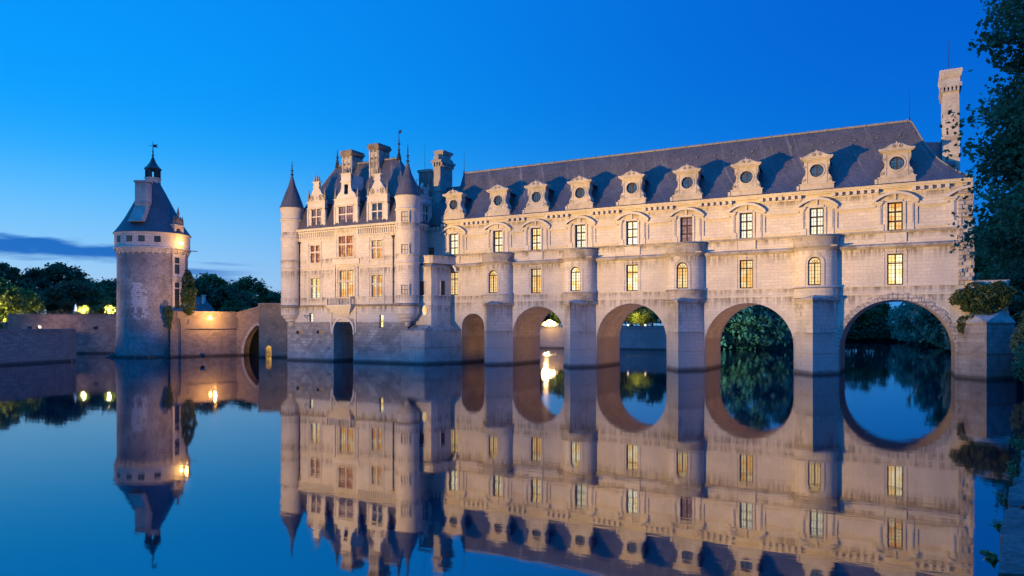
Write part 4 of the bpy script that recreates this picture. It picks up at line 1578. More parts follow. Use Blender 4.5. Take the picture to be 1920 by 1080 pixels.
for F, u, hw, z0, z1 in ((FC1, -55.1, .33, 8.85, 10.65), (FC2, -.2, .36, 8.9, 10.75)):
    mb = MB()
    for u0, u1, q0, q1 in ((u - hw - .08, u - hw, z0, z1 + .1), (u + hw, u + hw + .08, z0, z1 + .1), (u - hw, u + hw, z1, z1 + .1), (u - hw - .2, u + hw + .2, z0 - .1, z0)):
        mb.box(F, u0, u1, -.05, .10, q0, q1)
    mb.build('window_surround', 'trim_limestone', chap, 0)
    window(cas, F, u, hw, z0, z1, out=.02, pane='pane_dark', cols=2, rows=3, bar=.05, frame_mat='dark_wood')
for F, u, z, pm in ((FC1, -54.75, 6.9, 'pane_amber'), (FC2, .55, 6.75, 'limestone')):
    mb = MB()
    for i in range(18):
        a0, a1 = 2 * PI * i / 18, 2 * PI * (i + 1) / 18
        mb.extrude(F, [(u + q * .36 * math.cos(a), z + q * .62 * math.sin(a)) for q, a in ((1, a0), (1.25, a0), (1.25, a1), (1, a1))], -.02, .06)
    mb.build('oval_surround', 'trim_limestone', chap, 0)
    mb = MB()
    mb.add([F(u + .36 * math.cos(2 * PI * i / 18), .015, z + .62 * math.sin(2 * PI * i / 18)) for i in range(18)], [tuple(range(18))])
    mb.build('oval_window', pm, chap, 0)

# ------------------------------------------------------------------ ROUND TOWER
tw = thing('round_tower', 'lone round keep tower with conical slate roof, white upper ring and open lantern', 'tower', (*TC, 0))
DC = Vector((0 - TC[0], CAM[1] - TC[1])).normalized()      # towards the quay
A0 = math.atan2(DC.y, DC.x)


def TFr(deg, r):
    """tangent plane of the tower, deg to the right of the quay side"""
    a = A0 + R(deg)
    return Frame(TC[0] + r * math.cos(a), TC[1] + r * math.sin(a), a + PI / 2)


mb = MB()
mb.lathe(*TC, [(5.45, -1.2), (5.4, .8), (5.2, 4), (5.15, 8), (5.15, 16.5)], 72)
mb.build('wall', 'tower_rubble', tw, 40)
mb = MB()
mb.lathe(*TC, [(5.15, 16.3), (5.5, 17.0), (5.62, 17.0), (5.62, 17.15), (5.5, 17.2), (5.5, 19.25), (5.62, 19.4), (5.62, 19.55), (1, 19.6)], 72)
n = 34
for i in range(n):
    F = TFr(360 / n * i, 5.15)
    mb.taper(F, (-.13, .13, -.1, .06), 16.1, (-.16, .16, -.1, .42), 16.95)
mb.build('upper_ring', 'tower_ashlar', tw, 40)
mb = MB()
mb.lathe(*TC, [(5.72, 19.42), (5.4, 19.85), (4.78, 20.75), (3.95, 22.15), (2.97, 24.1), (1.98, 26.1), (1.02, 27.9), (.95, 28.1)], 64)
mb.build('roof', 'tower_slate', tw, 40)
mb = MB()      # lantern
mb.lathe(*TC, [(1.15, 26.6), (1.15, 28.5), (1.3, 28.55), (1.3, 28.65), (1.0, 28.7)], 6, mi=1)
for i in range(6):
    a = A0 + R(30) + i * PI / 3
    mb.box(Frame(TC[0] + 1.0 * math.cos(a), TC[1] + 1.0 * math.sin(a), a + PI / 2), -.32, .32, -.2, .14, 28.65, 30.1)
mb.lathe(*TC, [(1.05, 29.85), (1.3, 30.0), (1.3, 30.15), (.85, 30.6), (.45, 31.2), (.2, 31.9), (.1, 32.1)], 6)
mb.build('lantern', ['iron', 'tower_ashlar'], tw, 0)
mb = MB()
mb.tube([(*TC, 31.9), (*TC, 34.6)], [.1, .03], 6)
for z, r in ((32.3, .2), (32.6, .13), (32.9, .16), (33.2, .1)):
    mb.ball((*TC, z), r, 8, sz=.7)
F = TFr(0, 0)
mb.box(F, .06, .55, -.02, .02, 33.65, 34.1)
mb.box(F, -.6, .06, -.02, .02, 33.8, 33.86)
mb.box(F, .5, .7, -.02, .02, 33.6, 33.72)
mb.box(F, .5, .7, -.02, .02, 34.0, 34.12)
mb.build('weathervane', 'iron', tw, 30)
# tower chimney
F = TFr(-32, 0)
mb = MB()
RT = Vector((-DC.y, DC.x))
q = Vector(TC) + DC * 2.9 - RT * 1.35
F0 = Frame(q.x, q.y, A0 + PI / 2 + R(-34))
mb.box(F0, -.95, .95, -.7, .7, 21.0, 27.2)
mb.box(F0, -1.02, 1.02, -.77, .77, 23.9, 24.1)
mb.taper(F0, (-1.2, 1.1, -.75, 2.1), 21.0, (-1.0, 1.0, -.75, .75), 23.4)
for k in range(6):
    mb.box(F0, -.9 + k * .34, -.78 + k * .34, .7, .8, 27.05, 27.3)
mb.box(F0, -1.1, 1.1, -.85, .85, 27.3, 27.55)
mb.build('chimney', 'plinth_stone', tw, 0)
# small square windows in the ring
for dg in (-60, -36.5, -16.5, 6.5):
    F = TFr(dg, 5.49)
    mb = MB()
    mb.box(F, -.45, .45, -.1, .04, 17.85, 18.75)
    w = mb.build('window', 'dark_wood', tw, 0)
    mb = MB()
    mb.quad(F(-.38, .046, 17.92), F(.38, .046, 17.92), F(.38, .046, 18.68), F(-.38, .046, 18.68))
    mb.build('pane', 'pane_dark', w, 0)
# cross windows on the right side, set in a strip of ashlar
F = TFr(40.5, 5.13)
mb = MB()
mb.box(F, -.85, -.46, -.15, .16, 7.0, 16.2)
mb.box(F, .46, 1.6, -.5, .12, 7.0, 16.2)
mb.box(F, -.46, .46, -.15, .16, 12.0, 13.1)
mb.box(F, -.46, .46, -.15, .16, 15.7, 16.2)
mb.box(F, -.46, .46, -.15, .16, 7.0, 7.6)
mb.box(F, -1.0, 1.0, .0, .3, 12.3, 12.5)
mb.box(F, -.95, .95, .0, .22, 11.75, 11.9)
mb.box(F, -.46, .46, -.1, .12, 10.75, 10.9)
mb.box(F, -.46, .46, -.1, .12, 14.6, 14.75)
mb.build('window_surround', 'tower_ashlar', tw, 0)
window(tw, F, 0, .46, 7.6, 11.75, out=.02, pane='pane_dark', cols=1, rows=4, bar=.06, frame_mat='dark_wood')
window(tw, F, 0, .46, 13.1, 15.7, out=.02, pane='pane_dark', cols=1, rows=3, bar=.06, frame_mat='dark_wood')
# pale patch of walled-up masonry
mb = MB()
random.seed(5)
M = lambda u, o, z: (TC[0] + (5.15 + o) * math.cos(A0 + u / 5.15), TC[1] + (5.15 + o) * math.sin(A0 + u / 5.15), z)
z = 5.2
while z < 11.4:
    cen = -1.9
    if z < 5.9:
        a, b = -.45, .45
    elif z < 7.6:
        a, b = -.95, .95
    else:
        a, b = -1.15 - (z - 7.6) * .08, .85
    if z > 10.6:
        a, b = -1.0, .2
    a += random.uniform(-.25, .2)
    b += random.uniform(-.2, .25)
    u = a
    while u < b:
        w = random.uniform(.25, .5)
        gap = (6.0 < z < 7.7 and -.35 < u + w / 2 < .4)
        if not gap and random.random() > (.25 if z > 9.6 else .06):
            mb.box(M, cen + u + .015, cen + u + w - .015, -.1, .012 + (4 > z) * .1 + max(0, (8 - z) * .006), z + .012, z + .22)
        u += w
    z += .235
for u, z in ((-4.3, 12.5), (-4.25, 12.75), (-3.5, 12.4), (-3.45, 12.7), (-3.4, 12.95)):
    pass
mb.build('infill_patch', 'infill_masonry', tw, 0)
# dormer with pinnacles over the lamp
F = TFr(43, 5.35)
mb = MB()
wall(mb, F, -.75, .75, 18.6, 20.7, [hole(-.42, .42, 19.2, 20.35, .25, back=1)])
mb.box(F, -.9, -.7, -1.6, .1, 18.6, 20.75)
mb.box(F, .7, .9, -1.6, .1, 18.6, 20.75)
mb.box(F, -1.0, 1.0, -1.6, .18, 20.7, 20.9)
mb.extrude(F, [(-.9, 20.9), (.9, 20.9), (.5, 21.4), (0, 22.3), (-.5, 21.4)], -.3, .05, 2)
for u, z, h in ((-.85, 20.9, 1.4), (.85, 20.9, 1.4), (0, 22.2, 1.5), (-.45, 21.4, .8), (.45, 21.4, .8)):
    pinnacle(mb, F, u, -.1, z, h, .14, 2)
mb.build('dormer', ['tower_ashlar', 'pane_red', 'dark_carved_stone'], tw, 0)
mb = MB()
mb.tube([TFr(76, 5.5)(0, 0, 17.05), TFr(76, 5.5)(0, 1.2, 17.0)], .07, 5)
mb.build('spout', 'iron', tw, 0)

# rubble at the tower foot
random.seed(21)
mb = MB()
for i in range(90):
    dg = random.uniform(-85, 40)
    r = random.uniform(5.3, 6.4) + (.35 if dg < -40 else 0)
    a = A0 + R(dg)
    s = random.uniform(.18, .5)
    x, y, z = TC[0] + r * math.cos(a), TC[1] + r * math.sin(a), random.uniform(-.1, .35) - (r - 5.5) * .3
    Fq = Frame(x, y, random.uniform(0, 3))
    mb.taper(Fq, (-s, s, -s * .8, s * .8), z - s * .5, (-s * .6, s * .5, -s * .5, s * .5), z + s * .5)
o = mb.build('foundation_rubble', 'garden_wall_stone', None, 0)
o['kind'] = 'stuff'
tag(o, 'dark broken stones heaped at the waterline round the tower foot', 'rubble')

# ------------------------------------------------------------------ WALLS AND BRIDGE ON THE LEFT


def wall_line(name, label, pts, ztops, mat, cop, thick=.7, cat='wall', ledge=True):
    t = thing(name, label, cat, (pts[0][0], pts[0][1], 0))
    mb = MB()
    mc = MB()
    for (p, q), (za, zb) in zip(zip(pts[:-1], pts[1:]), zip(ztops[:-1], ztops[1:])):
        d = Vector((q[0] - p[0], q[1] - p[1]))
        L = d.length
        F = Frame(p[0], p[1], math.atan2(d.y, d.x))
        n = max(1, int(L / 3))
        vs, fs = [], []
        mb.add([F(0, 0, -1.2), F(L, 0, -1.2), F(L, 0, zb), F(0, 0, za), F(0, -thick, -1.2), F(L, -thick, -1.2), F(L, -thick, zb), F(0, -thick, za)],
               [(0, 1, 2, 3), (5, 4, 7, 6), (3, 2, 6, 7), (4, 0, 3, 7), (1, 5, 6, 2)])
        if ledge:
            mc.add([F(-.05, .12, za - .02), F(L + .05, .12, zb - .02), F(L + .05, .12, zb + .24), F(-.05, .12, za + .24),
                    F(-.05, -thick - .05, za - .02), F(L + .05, -thick - .05, zb - .02), F(L + .05, -thick - .05, zb + .24), F(-.05, -thick - .05, za + .24)],
                   [(0, 1, 2, 3), (5, 4, 7, 6), (3, 2, 6, 7), (4, 0, 3, 7), (1, 5, 6, 2), (0, 4, 5, 1)])
    mb.build('wall', mat, t, 0)
    if ledge:
        mc.build('coping', cop, t, 0)
    return t


wt = wall_line('garden_wall', 'low rubble river wall of the lower garden, nearest the left edge', [(-93.0, -62), (-97.1, -35.2), (-101.6, -21.2), (-110, -17)],
               [4.25, 4.25, 4.25, 4.25], 'garden_wall_stone', 'garden_wall_stone')
mb = MB()
d = Vector((-101.6 + 97.1, -21.2 + 35.2))
F = Frame(-97.1, -35.2, math.atan2(d.y, d.x))
for u in (1.0, 4.6, 7.6, 9.8, 12.0, 14.2):
    mb.box(F, u, u + .75, -.1, .015, 3.35 if u < 14 else .2, 4.22)
mb.build('coping_block', 'bridge_rubble', wt, 0)
wall_line('terrace_wall', 'dark coursed wall holding the upper garden left of the round tower', [(-139.0, -11.0), (-111.5, 4.6)], [6.7, 6.7],
          'terrace_wall_stone', 'garden_wall_stone')
wall_line('hedge_wall', 'short low wall stepping down left of the terrace wall', [(-150, -19), (-139.1, -11.2)], [5.3, 5.3], 'garden_wall_stone', 'garden_wall_stone')

br = thing('stone_bridge', 'old stone approach bridge with one pointed arch between round tower and chateau', 'bridge', (-92, 2, 0))
B0, B1, B2 = (-100.2, -7.3), (-97.0, 2.6), (-92.2, 5.6)
mb = MB()
d = Vector((B1[0] - B0[0], B1[1] - B0[1]))
FA = Frame(*B0, math.atan2(d.y, d.x))
LA = d.length
wall(mb, FA, 0, LA, -1.2, 7.05, [])
mb.box(FA, -.0, LA, -1.0, -.01, 5, 7.03)
# pilaster with capital at the tower end
mb.box(FA, .9, 3.6, 0, .30, 6.2, 7.15)
mb.box(FA, 1.1, 3.4, 0, .22, 5.9, 6.2)
mb.box(FA, 1.3, 2.0, 0, .35, 5.2, 5.9)
mb.box(FA, 2.6, 3.3, 0, .35, 5.2, 5.9)
mb.box(FA, 1.5, 2.2, 0, .18, -1.2, 5.2)
mb.box(FA, -.2, LA, -.6, .06, 7.05, 7.2)
d = Vector((B2[0] - B1[0], B2[1] - B1[1]))
FBr = Frame(*B1, math.atan2(d.y, d.x))
LBr = d.length + 2.0
# spandrel with pointed arch and ramped parapet
ac, ar, zsp, zap = 3.3, 2.15, .2, 5.0
arc = []
n = 12
for i in range(n + 1):
    th = R(60) * i / n
    arc.append((ac - ar + 2 * ar * math.cos(th), zsp + (zap - zsp) * math.sin(th) / math.sin(R(60))))
arc[-1] = (ac, zap)
left = [(2 * ac - u, z) for u, z in arc]
ztop = lambda u: 7.1 + 1.5 * min(1, u / 5.2)
for A in (arc, left):
    for (u0, z0), (u1, z1) in zip(A[:-1], A[1:]):
        mb.quad(FBr(u0, 0, z0), FBr(u0, 0, ztop(u0)), FBr(u1, 0, ztop(u1)), FBr(u1, 0, z1))
        mb.quad(FBr(u0, 0, z0), FBr(u1, 0, z1), FBr(u1, -4.5, z1), FBr(u0, -4.5, z0), 1)
uL, uR = ac - ar, ac + ar
mb.quad(FBr(0, 0, -1.2), FBr(uL, 0, -1.2), FBr(uL, 0, ztop(uL)), FBr(0, 0, ztop(0)))
mb.quad(FBr(uR, 0, -1.2), FBr(LBr, 0, -1.2), FBr(LBr, 0, ztop(LBr)), FBr(uR, 0, ztop(uR)))
for uu in (uL, uR):
    mb.quad(FBr(uu, 0, -1.2), FBr(uu, 0, zsp), FBr(uu, -4.5, zsp), FBr(uu, -4.5, -1.2), 1)
mb.quad(FBr(0, -.5, ztop(0)), FBr(LBr, -.5, ztop(LBr)), FBr(LBr, 0, ztop(LBr)), FBr(0, 0, ztop(0)))
mb.quad(FBr(0, -4.5, -1.2), FBr(LBr, -4.5, -1.2), FBr(LBr, -4.5, 6), FBr(0, -4.5, 6), 1)
mb.build('wall', ['bridge_rubble', 'bridge_rubble'], br, 0)
mb = MB()
for A in (arc, left):
    sg = 1 if A is arc else -1
    for (u0, z0), (u1, z1) in zip(A[:-1], A[1:]):
        k = .42
        p0 = (u0 + sg * k * .9, z0 + k * .35 + (k * .4 if z0 > 4.5 else 0))
        p1 = (u1 + sg * k * .9 * (1 if u1 != ac else 0), z1 + k * .35 + (k * .4 if z1 > 4.5 else 0))
        mb.extrude(FBr, [(u0, z0), p0, p1, (u1, z1)], -.05, .08)
mb.build('arch_ring', 'plinth_stone', br, 0)
mb = MB()      # square buttress pier nearer the chateau
FP = Frame(-87.9, -1.0, R(28))
mb.box(FP, 0, 7.5, -8, 0, -1.2, 7.35)
mb.box(FP, -.12, 7.5, -8, .12, 7.35, 7.6)
mb.box(FP, 0, 7.5, -8, 0, 7.6, 8.15)
mb.box(FP, -.15, 7.5, -8, .15, 8.15, 8.38)
mb.box(FP, -.1, .28, -.5, .1, 7.6, 8.15)
mb.build('pier', 'bridge_rubble', br, 0)
mb = MB()      # yellow patch of light on the pier, painted as a glowing sheet
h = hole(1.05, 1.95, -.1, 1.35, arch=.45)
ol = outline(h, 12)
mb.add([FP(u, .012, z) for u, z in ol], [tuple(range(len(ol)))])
mb.build('light_patch', 'light_patch_glow', br, 0)
mb = MB()      # roadway behind the parapets
mb.prism([(-99.5, -6), (-96.6, 3.4), (-91.8, 6.5), (-84, 6), (-80, 14), (-98, 14), (-104, 2)], 4.4, 6.2)
mb.build('deck', 'terrace_gravel', br, 0)

# small house with steep slate roof behind the bridge
hs = thing('gatehouse', 'small house with steep blue slate roof and pale chimney behind the bridge', 'house', (-128, 24, 6.7))
FH = Frame(-128.6, 22.5, ALPHA)
mb = MB()
mb.box(FH, -5.2, .2, -3, 0, 6.4, 7.8)
mb.build('wall', 'limestone', hs, 0)
mb = MB()
a = [FH(-5.5, .3, 7.6), FH(.5, .3, 7.6), FH(.5, -3.3, 7.6), FH(-5.5, -3.3, 7.6), FH(-3.8, -1.5, 11.0), FH(-1.7, -1.5, 11.0)]
mb.add(a, [(0, 1, 5, 4), (1, 2, 5), (2, 3, 4, 5), (3, 0, 4), (3, 2, 1, 0)])
r_ = mb.build('roof', 'slate', hs, 0)
mb = MB()
mb.box(FH, -1.7, -1.1, -1.4, -.7, 9.0, 11.2)
mb.box(FH, -1.8, -1.0, -1.5, -.6, 11.2, 11.35)
mb.build('chimney', 'trim_limestone', r_, 0)

# closed white garden parasol
t = thing('garden_parasol', 'closed white parasol standing on the terrace beside the left bright bush', 'parasol', (-131.2, -3.65, 6.7))
mb = MB()
mb.lathe(-131.2, -3.65, [(.34, 7.0), (.40, 7.2), (.26, 7.9), (.14, 8.5), (.03, 8.8)], 10)
mb.build('canopy', 'white_canvas', t, 30)
mb = MB()
mb.tube([(-131.2, -3.65, 6.7), (-131.2, -3.65, 7.2)], .05, 6)
mb.build('pole', 'iron', t, 0)

# wall of the far garden seen through the arches
wall_line('far_garden_wall', 'straight river wall of the far garden seen through the two left arches', [(-104, 61), (-40, 62.0), (-38.5, 72)], [4.45, 4.45, 4.45],
          'far_wall_stone', 'far_wall_stone')


# ------------------------------------------------------------------ TREES
def leaf_mesh(name, pts, size, rng, mat, parent=None, up=.35, fold=False, tris=False):
    n = len(pts)
    nrm = rng.normal(size=(n, 3))
    nrm[:, 2] += up
    nrm /= np.linalg.norm(nrm, axis=1)[:, None]
    t = rng.normal(size=(n, 3))
    t -= (t * nrm).sum(1)[:, None] * nrm
    t /= np.linalg.norm(t, axis=1)[:, None]
    b = np.cross(nrm, t)
    s = size * rng.uniform(.6, 1.3, n)[:, None]
    if fold:      # five-pointed leaf
        ks = [(1.0, 0), (.45, .38), (.35, .85), (-.1, .45), (-.7, .35), (-.7, -.35), (-.1, -.45), (.35, -.85), (.45, -.38)]
        V = np.stack([pts + s * (a * t + c * b) + (nrm * s * .12 * abs(c)) for a, c in ks], 1).reshape(-1, 3)
        k = len(ks)
    else:
        V = np.stack([pts + s * t, pts + s * .55 * b, pts - s * t, pts - s * .55 * b], 1).reshape(-1, 3)
        k = 4
    me = bpy.data.meshes.new(name)
    me.vertices.add(len(V))
    me.vertices.foreach_set('co', V.ravel())
    me.loops.add(n * k)
    me.loops.foreach_set('vertex_index', np.arange(n * k, dtype=np.int32))
    me.polygons.add(n)
    me.polygons.foreach_set('loop_start', np.arange(0, n * k, k, dtype=np.int32))
    me.polygons.foreach_set('loop_total', np.full(n, k, dtype=np.int32))
    me.update()
    me.validate()
    me.materials.append(MATS[mat])
    o = bpy.data.objects.new(name, me)
    C.objects.link(o)
    if parent is not None:
        o.parent = parent
    return o


def crown_points(rng, H, rad, base, nclump, per, spread=.22, flat=.8):
    """leaf positions clumped through an irregular crown between base and H"""
    cz, rz = (H + base) / 2, (H - base) / 2
    P = []
    for i in range(nclump):
        d = rng.normal(size=3)
        d /= np.linalg.norm(d)
        r = rng.uniform(.35, 1.0) ** .6
        wob = rng.uniform(.78, 1.12)
        c = np.array([d[0] * rad * r * wob, d[1] * rad * r * wob, cz + d[2] * rz * r * .93])
        tap = 1 - .35 * max(0, (c[2] - cz) / rz)
        c[:2] *= tap
        cr = rad * spread * rng.uniform(.7, 1.4)
        q = rng.normal(size=(int(per * rng.uniform(.6, 1.3)), 3)) * cr * .62
        q[:, 2] *= flat
        P.append(c + q)
    return np.concatenate(P)


def make_tree(seed, H, rad, base, mat, n=46, per=120, leaf=.42, label='', trunk_r=.35, spread=.22):
    rng = np.random.default_rng(seed)
    t = bpy.data.objects.new('tree', None)
    C.objects.link(t)
    t['_local'] = 1
    P = crown_points(rng, H, rad, base, n, per, spread)
    leaf_mesh('crown', P, leaf, rng, mat, t)
    mb = MB()
    mb.tube([(0, 0, -.6), (.1, 0, base * .6), (.05, .1, (base + H) / 2), (0, 0, H * .9)], [trunk_r, trunk_r * .75, trunk_r * .45, .05], 7)
    for k in range(7):
        a = k * 2.4 + seed
        z = base * .7 + (H - base) * .09 * k
        L = rad * .75
        mb.tube([(0.05, 0, z), (L * .5 * math.cos(a), L * .5 * math.sin(a), z + H * .10), (L * math.cos(a), L * math.sin(a), z + H * .16)], [trunk_r * .4, trunk_r * .25, .03], 5)
    o = mb.build('trunk', 'bark', None, 40)
    o.parent = t
    return t


protos = {}


def tree(kind, x, y, zg, ztop, sx, label, name='tree', cat='tree', group=None, rz=0.0):
    base, H0 = protos[kind]
    if base.get('_used'):
        o = dup(base)
    else:
        o = base
        base['_used'] = 1
    o.name = name
    o.location = (x, y, zg)
    s = (ztop - zg) / H0
    o.scale = (s * sx, s * sx, s)
    o.rotation_euler = (0, 0, rz)
    tag(o, label, cat, group)
    if o is base:
        pass
    return o


TREEDEF = {
    'dark': (1, 12.5, 6.0, 1.5, 'foliage_dark', 78, 120, .40),
    'mid': (2, 12.5, 5.6, 1.2, 'foliage_mid', 72, 115, .40),
    'feather': (3, 13.5, 5.0, 3.0, 'foliage_dark', 64, 75, .36),
    'rust': (4, 12.0, 5.2, 1.5, 'foliage_rust', 50, 95, .42),
    'pale': (5, 14.0, 6.0, .3, 'foliage_pale', 70, 130, .42),
    'deep': (6, 18.0, 7.0, .5, 'foliage_mid', 80, 150, .50),
}
for k, a in TREEDEF.items():
    protos[k] = (make_tree(a[0], a[1], a[2], a[3], a[4], a[5], a[6], a[7], spread=.15 if k == 'feather' else .175), a[1])
GT = 'trees of the park behind the left garden walls'
random.seed(9)
for i, (k, x, y, zt, sx, lb) in enumerate([
    ('dark', -172, -8, 16.2, 1.25, 'dark broad tree at the left edge behind the uplit trees'),
    ('feather', -188, 12, 18.3, 1.1, 'tall feathery topped tree behind the leftmost uplit tree'),
    ('feather', -196, 24, 19.6, 1.0, 'second feathery topped tree, right of the leftmost tall one'),
    ('dark', -190, 18, 16.6, 1.3, 'dark rounded tree filling the gap between the two feathery trees'),
    ('feather', -196, 31, 20.4, 1.25, 'tallest spreading tree with lacy top above the terrace wall'),
    ('dark', -188, 27, 17.0, 1.25, 'dark tree below the lacy spreading crown above the terrace wall'),
    ('rust', -167, 16, 15.3, 1.15, 'brownish tree standing above the middle of the terrace wall'),
    ('mid', -200, 38, 18.8, 1.2, 'mid green tree between the lacy tree and the round tower'),
    ('dark', -182, 31, 18.6, 1.15, 'dark dense tree behind the left bright bush'),
    ('mid', -168, 22, 14.5, 1.1, 'green bushy tree directly behind the white parasol'),
    ('dark', -171, 29, 18.8, 1.1, 'dark tree touching the left side of the round tower'),
    ('mid', -158, 20, 11.5, 1.2, 'low pale green tree behind the right bright bush'),
    ('dark', -181, 5, 14.4, 1.3, 'dark tree low behind the uplit garden trees'),
    ('dark', -178, 40, 17.5, 1.2, 'dark tree hidden mostly behind the round tower'),
    ('dark', -160, 44, 18.0, 1.1, 'dark tree just right of the round tower above the ivy column'),
    ('mid', -168, 55, 19.4, 1.1, 'tallest tree of the row between tower and chateau'),
    ('dark', -156, 51, 17.6, 1.2, 'dark tree behind the slate roofed house'),
    ('mid', -163, 63, 18.0, 1.2, 'rounded green tree behind the pointed bridge arch'),
    ('dark', -162, 70, 17.2, 1.2, 'dark tree left of the chateau corner turret'),
    ('dark', -153, 69, 17.0, 1.15, 'dark tree half hidden by the chateau corner turret'),
    ('mid', -157, 75, 16.6, 1.2, 'green tree whose top shows just left of the chateau corner turret'),
    ('mid', -138, 38, 12.0, 1.3, 'low bushy tree above the bridge wall lamp'),
    ('dark', -131, 40, 11.2, 1.4, 'low dark tree behind the bridge ramp'),
    ('dark', -150, 34, 13.5, 1.3, 'dark tree between the house roof and the tall row'),
]):
    zt += (-1.8 if k == 'dark' else .9 if k == 'feather' else -.3) + .8 * math.sin(i * 2.3)
    tree(k, x, y, 5.8, zt, sx * (1.04 + .1 * math.sin(i * 3.1)), lb, group=GT, rz=i * 1.3)
GT2 = 'trees on the far bank seen through the arches'
for i, (k, x, y, zt, sx, lb) in enumerate([
    ('mid', -64, 90, 14.0, 1.1, 'green tree behind the far wall in the second open arch, left side'),
    ('mid', -57, 99, 15.0, 1.1, 'green tree behind the far wall in the second open arch, right side'),
    ('dark', -79, 87, 12.5, 1.2, 'dark tree above the bright far lamp in the first open arch'),
    ('dark', -87, 90, 14.5, 1.2, 'dark tree left of the bright far lamp'),
    ('dark', -72, 106, 16.5, 1.2, 'dark tree far behind the wall between the first two open arches'),
    ('dark', -43, 98, 16.5, 1.1, 'dark tree left of the pale willow in the third open arch'),
]):
    tree(k, x, y, 4.2, zt, sx, lb, group=GT2, rz=i * 1.7)
for i, (k, x, y, zt, sx, lb) in enumerate([
    ('pale', -35.5, 70, 13.5, .85, 'pale bushy willow overhanging the water in the third open arch'),
    ('pale', -27.5, 74, 18.5, .9, 'tall pale green tree filling the right of the third open arch'),
    ('deep', -22, 92, 20.5, .9, 'dark tree behind the willows of the third open arch'),
    ('deep', -18, 156, 14.5, .9, 'dark far tree at the end of the reach, left side of the widest arch'),
    ('deep', -8, 180, 15.0, 1.0, 'dark far tree at the end of the reach, middle of the widest arch'),
    ('pale', 2, 165, 14.5, .9, 'dark far tree at the end of the reach, beside the right bank'),
    ('deep', -27, 142, 15.0, 1.0, 'dark far tree on the left bank at the left of the widest arch'),
    ('deep', -13, 172, 16.0, 1.1, 'dark far tree closing the gap at the end of the reach'),
    ('pale', 5, 130, 15.0, 1.0, 'pale leaning tree over the water in the widest arch'),
    ('pale', 8.5, 98, 18.0, .95, 'pale tree on the right side of the widest arch'),
    ('deep', 13, 84, 26.0, .85, 'dark tree behind the right pier of the widest arch'),
    ('pale', 10.5, 62, 14.0, .7, 'low leafy tree at the waterline inside the widest arch'),
    ('deep', 16, 66, 26.0, .8, 'dark tall tree behind the chimney end of the gallery'),
    ('deep', 16.5, 50, 24.5, .75, 'dark tall tree right of the ragged gallery end'),
    ('deep', 17.5, 40, 23.5, .8, 'dark tall tree behind the overhanging near foliage'),
    ('dark', 12.8, 27, 13.5, .9, 'dark lower tree above the ivied abutment'),
    ('dark', 14.5, 16, 11.5, .8, 'dark low tree right of the ivied abutment'),
]):
    tree(k, x, y, -1.6 if k == 'pale' else 2.6, zt, sx, lb, group=GT2, rz=i * 2.1)


# garden trees lit from below at the left edge, with their ground spots
protos['garden'] = (make_tree(8, 8.0, 4.0, .6, 'foliage_garden', 60, 110, .30), 8.0)
for i, (x, y, zt, sx, lb) in enumerate([
    (-145.5, -9.7, 13.6, 1.0, 'rounded garden tree glowing yellow green at its foot, left edge'),
    (-147.8, -4.2, 12.0, .95, 'uplit garden tree beside the left end of the terrace wall'),
    (-143.5, -14.6, 10.2, .95, 'small uplit garden tree half outside the left edge'),
]):
    tree('garden', x, y, 4.3, zt, sx, lb, name='garden_tree', group='uplit garden trees', rz=i * 2)
for i, (x, y, z, e, lb) in enumerate([
    (-140.0, -12.6, 5.0, 13000, 'small ground spotlight under the rounded garden tree'),
    (-142.6, -8.4, 5.0, 13000, 'small ground spotlight beside the left end of the terrace wall'),
    (-138.0, -17.6, 5.0, 10000, 'small ground spotlight at the left edge of the garden')]):
    projector((x, y, z), (x - 4.5, y + 2.0, z + 3.0), e, (1, .86, .30), 120, lb, group='garden ground spotlights')

for i, (x, y, zt, lb) in enumerate([(-55.5, 72, 11.5, 'yellow green lit tree behind the far wall in the second open arch, left one'),
                                   (-50.5, 71, 9.6, 'yellow green lit tree behind the far wall in the second open arch, right one'),
                                   (-70.5, 75, 12.0, 'lit tree above the dazzling floodlight in the first open arch')]):
    tree('garden', x, y, 4.3, zt, 1.1, lb, name='garden_tree', group='uplit garden trees', rz=i * 2 + 1)

# undergrowth along the far banks
rng = np.random.default_rng(55)
P = []
for (x0, y0, x1, y1, n, h) in ((-39, 74, -25, 96, 2600, 4.5), (-26, 96, -22, 168, 1500, 5), (-24, 168, 4, 172, 3800, 7), (3, 170, 9, 100, 3200, 6), (9, 100, 9.6, 14, 6500, 5.5),
                               (-104, 72, -42, 92, 5200, 7), (-200, 14, -186, -30, 2500, 4), (-172, 34, -140, 60, 3500, 5)):
    u = rng.uniform(0, 1, n)
    d = np.array([x1 - x0, y1 - y0]) / math.hypot(x1 - x0, y1 - y0)
    off = rng.normal(size=n) * 1.3
    lump = .78 + .22 * np.sin(u * 40) * np.sin(u * 17 + 1)
    zg = 5.5 if x0 < -100 else 1.0
    P.append(np.stack([x0 + u * (x1 - x0) - d[1] * off, y0 + u * (y1 - y0) + d[0] * off, zg + rng.uniform(0, 1, n) * h * lump], 1))
o = leaf_mesh('bank_undergrowth', np.concatenate(P), .42, rng, 'foliage_dark')
o['kind'] = 'stuff'
tag(o, 'dark undergrowth massed along the far banks below the trees', 'undergrowth')

for x, y, tx, ty, lb in ((-128.0, -13.0, -131.0, -6.5, 'small spotlight on the lower terrace washing the left of the terrace wall'),
                         (-115.5, -9.5, -118.5, .5, 'small spotlight on the lower terrace washing the right of the terrace wall')):
    projector((x, y, 4.55), (tx, ty, 4.6), 1300, (1, .50, .22), 140, lb, group='garden ground spotlights')

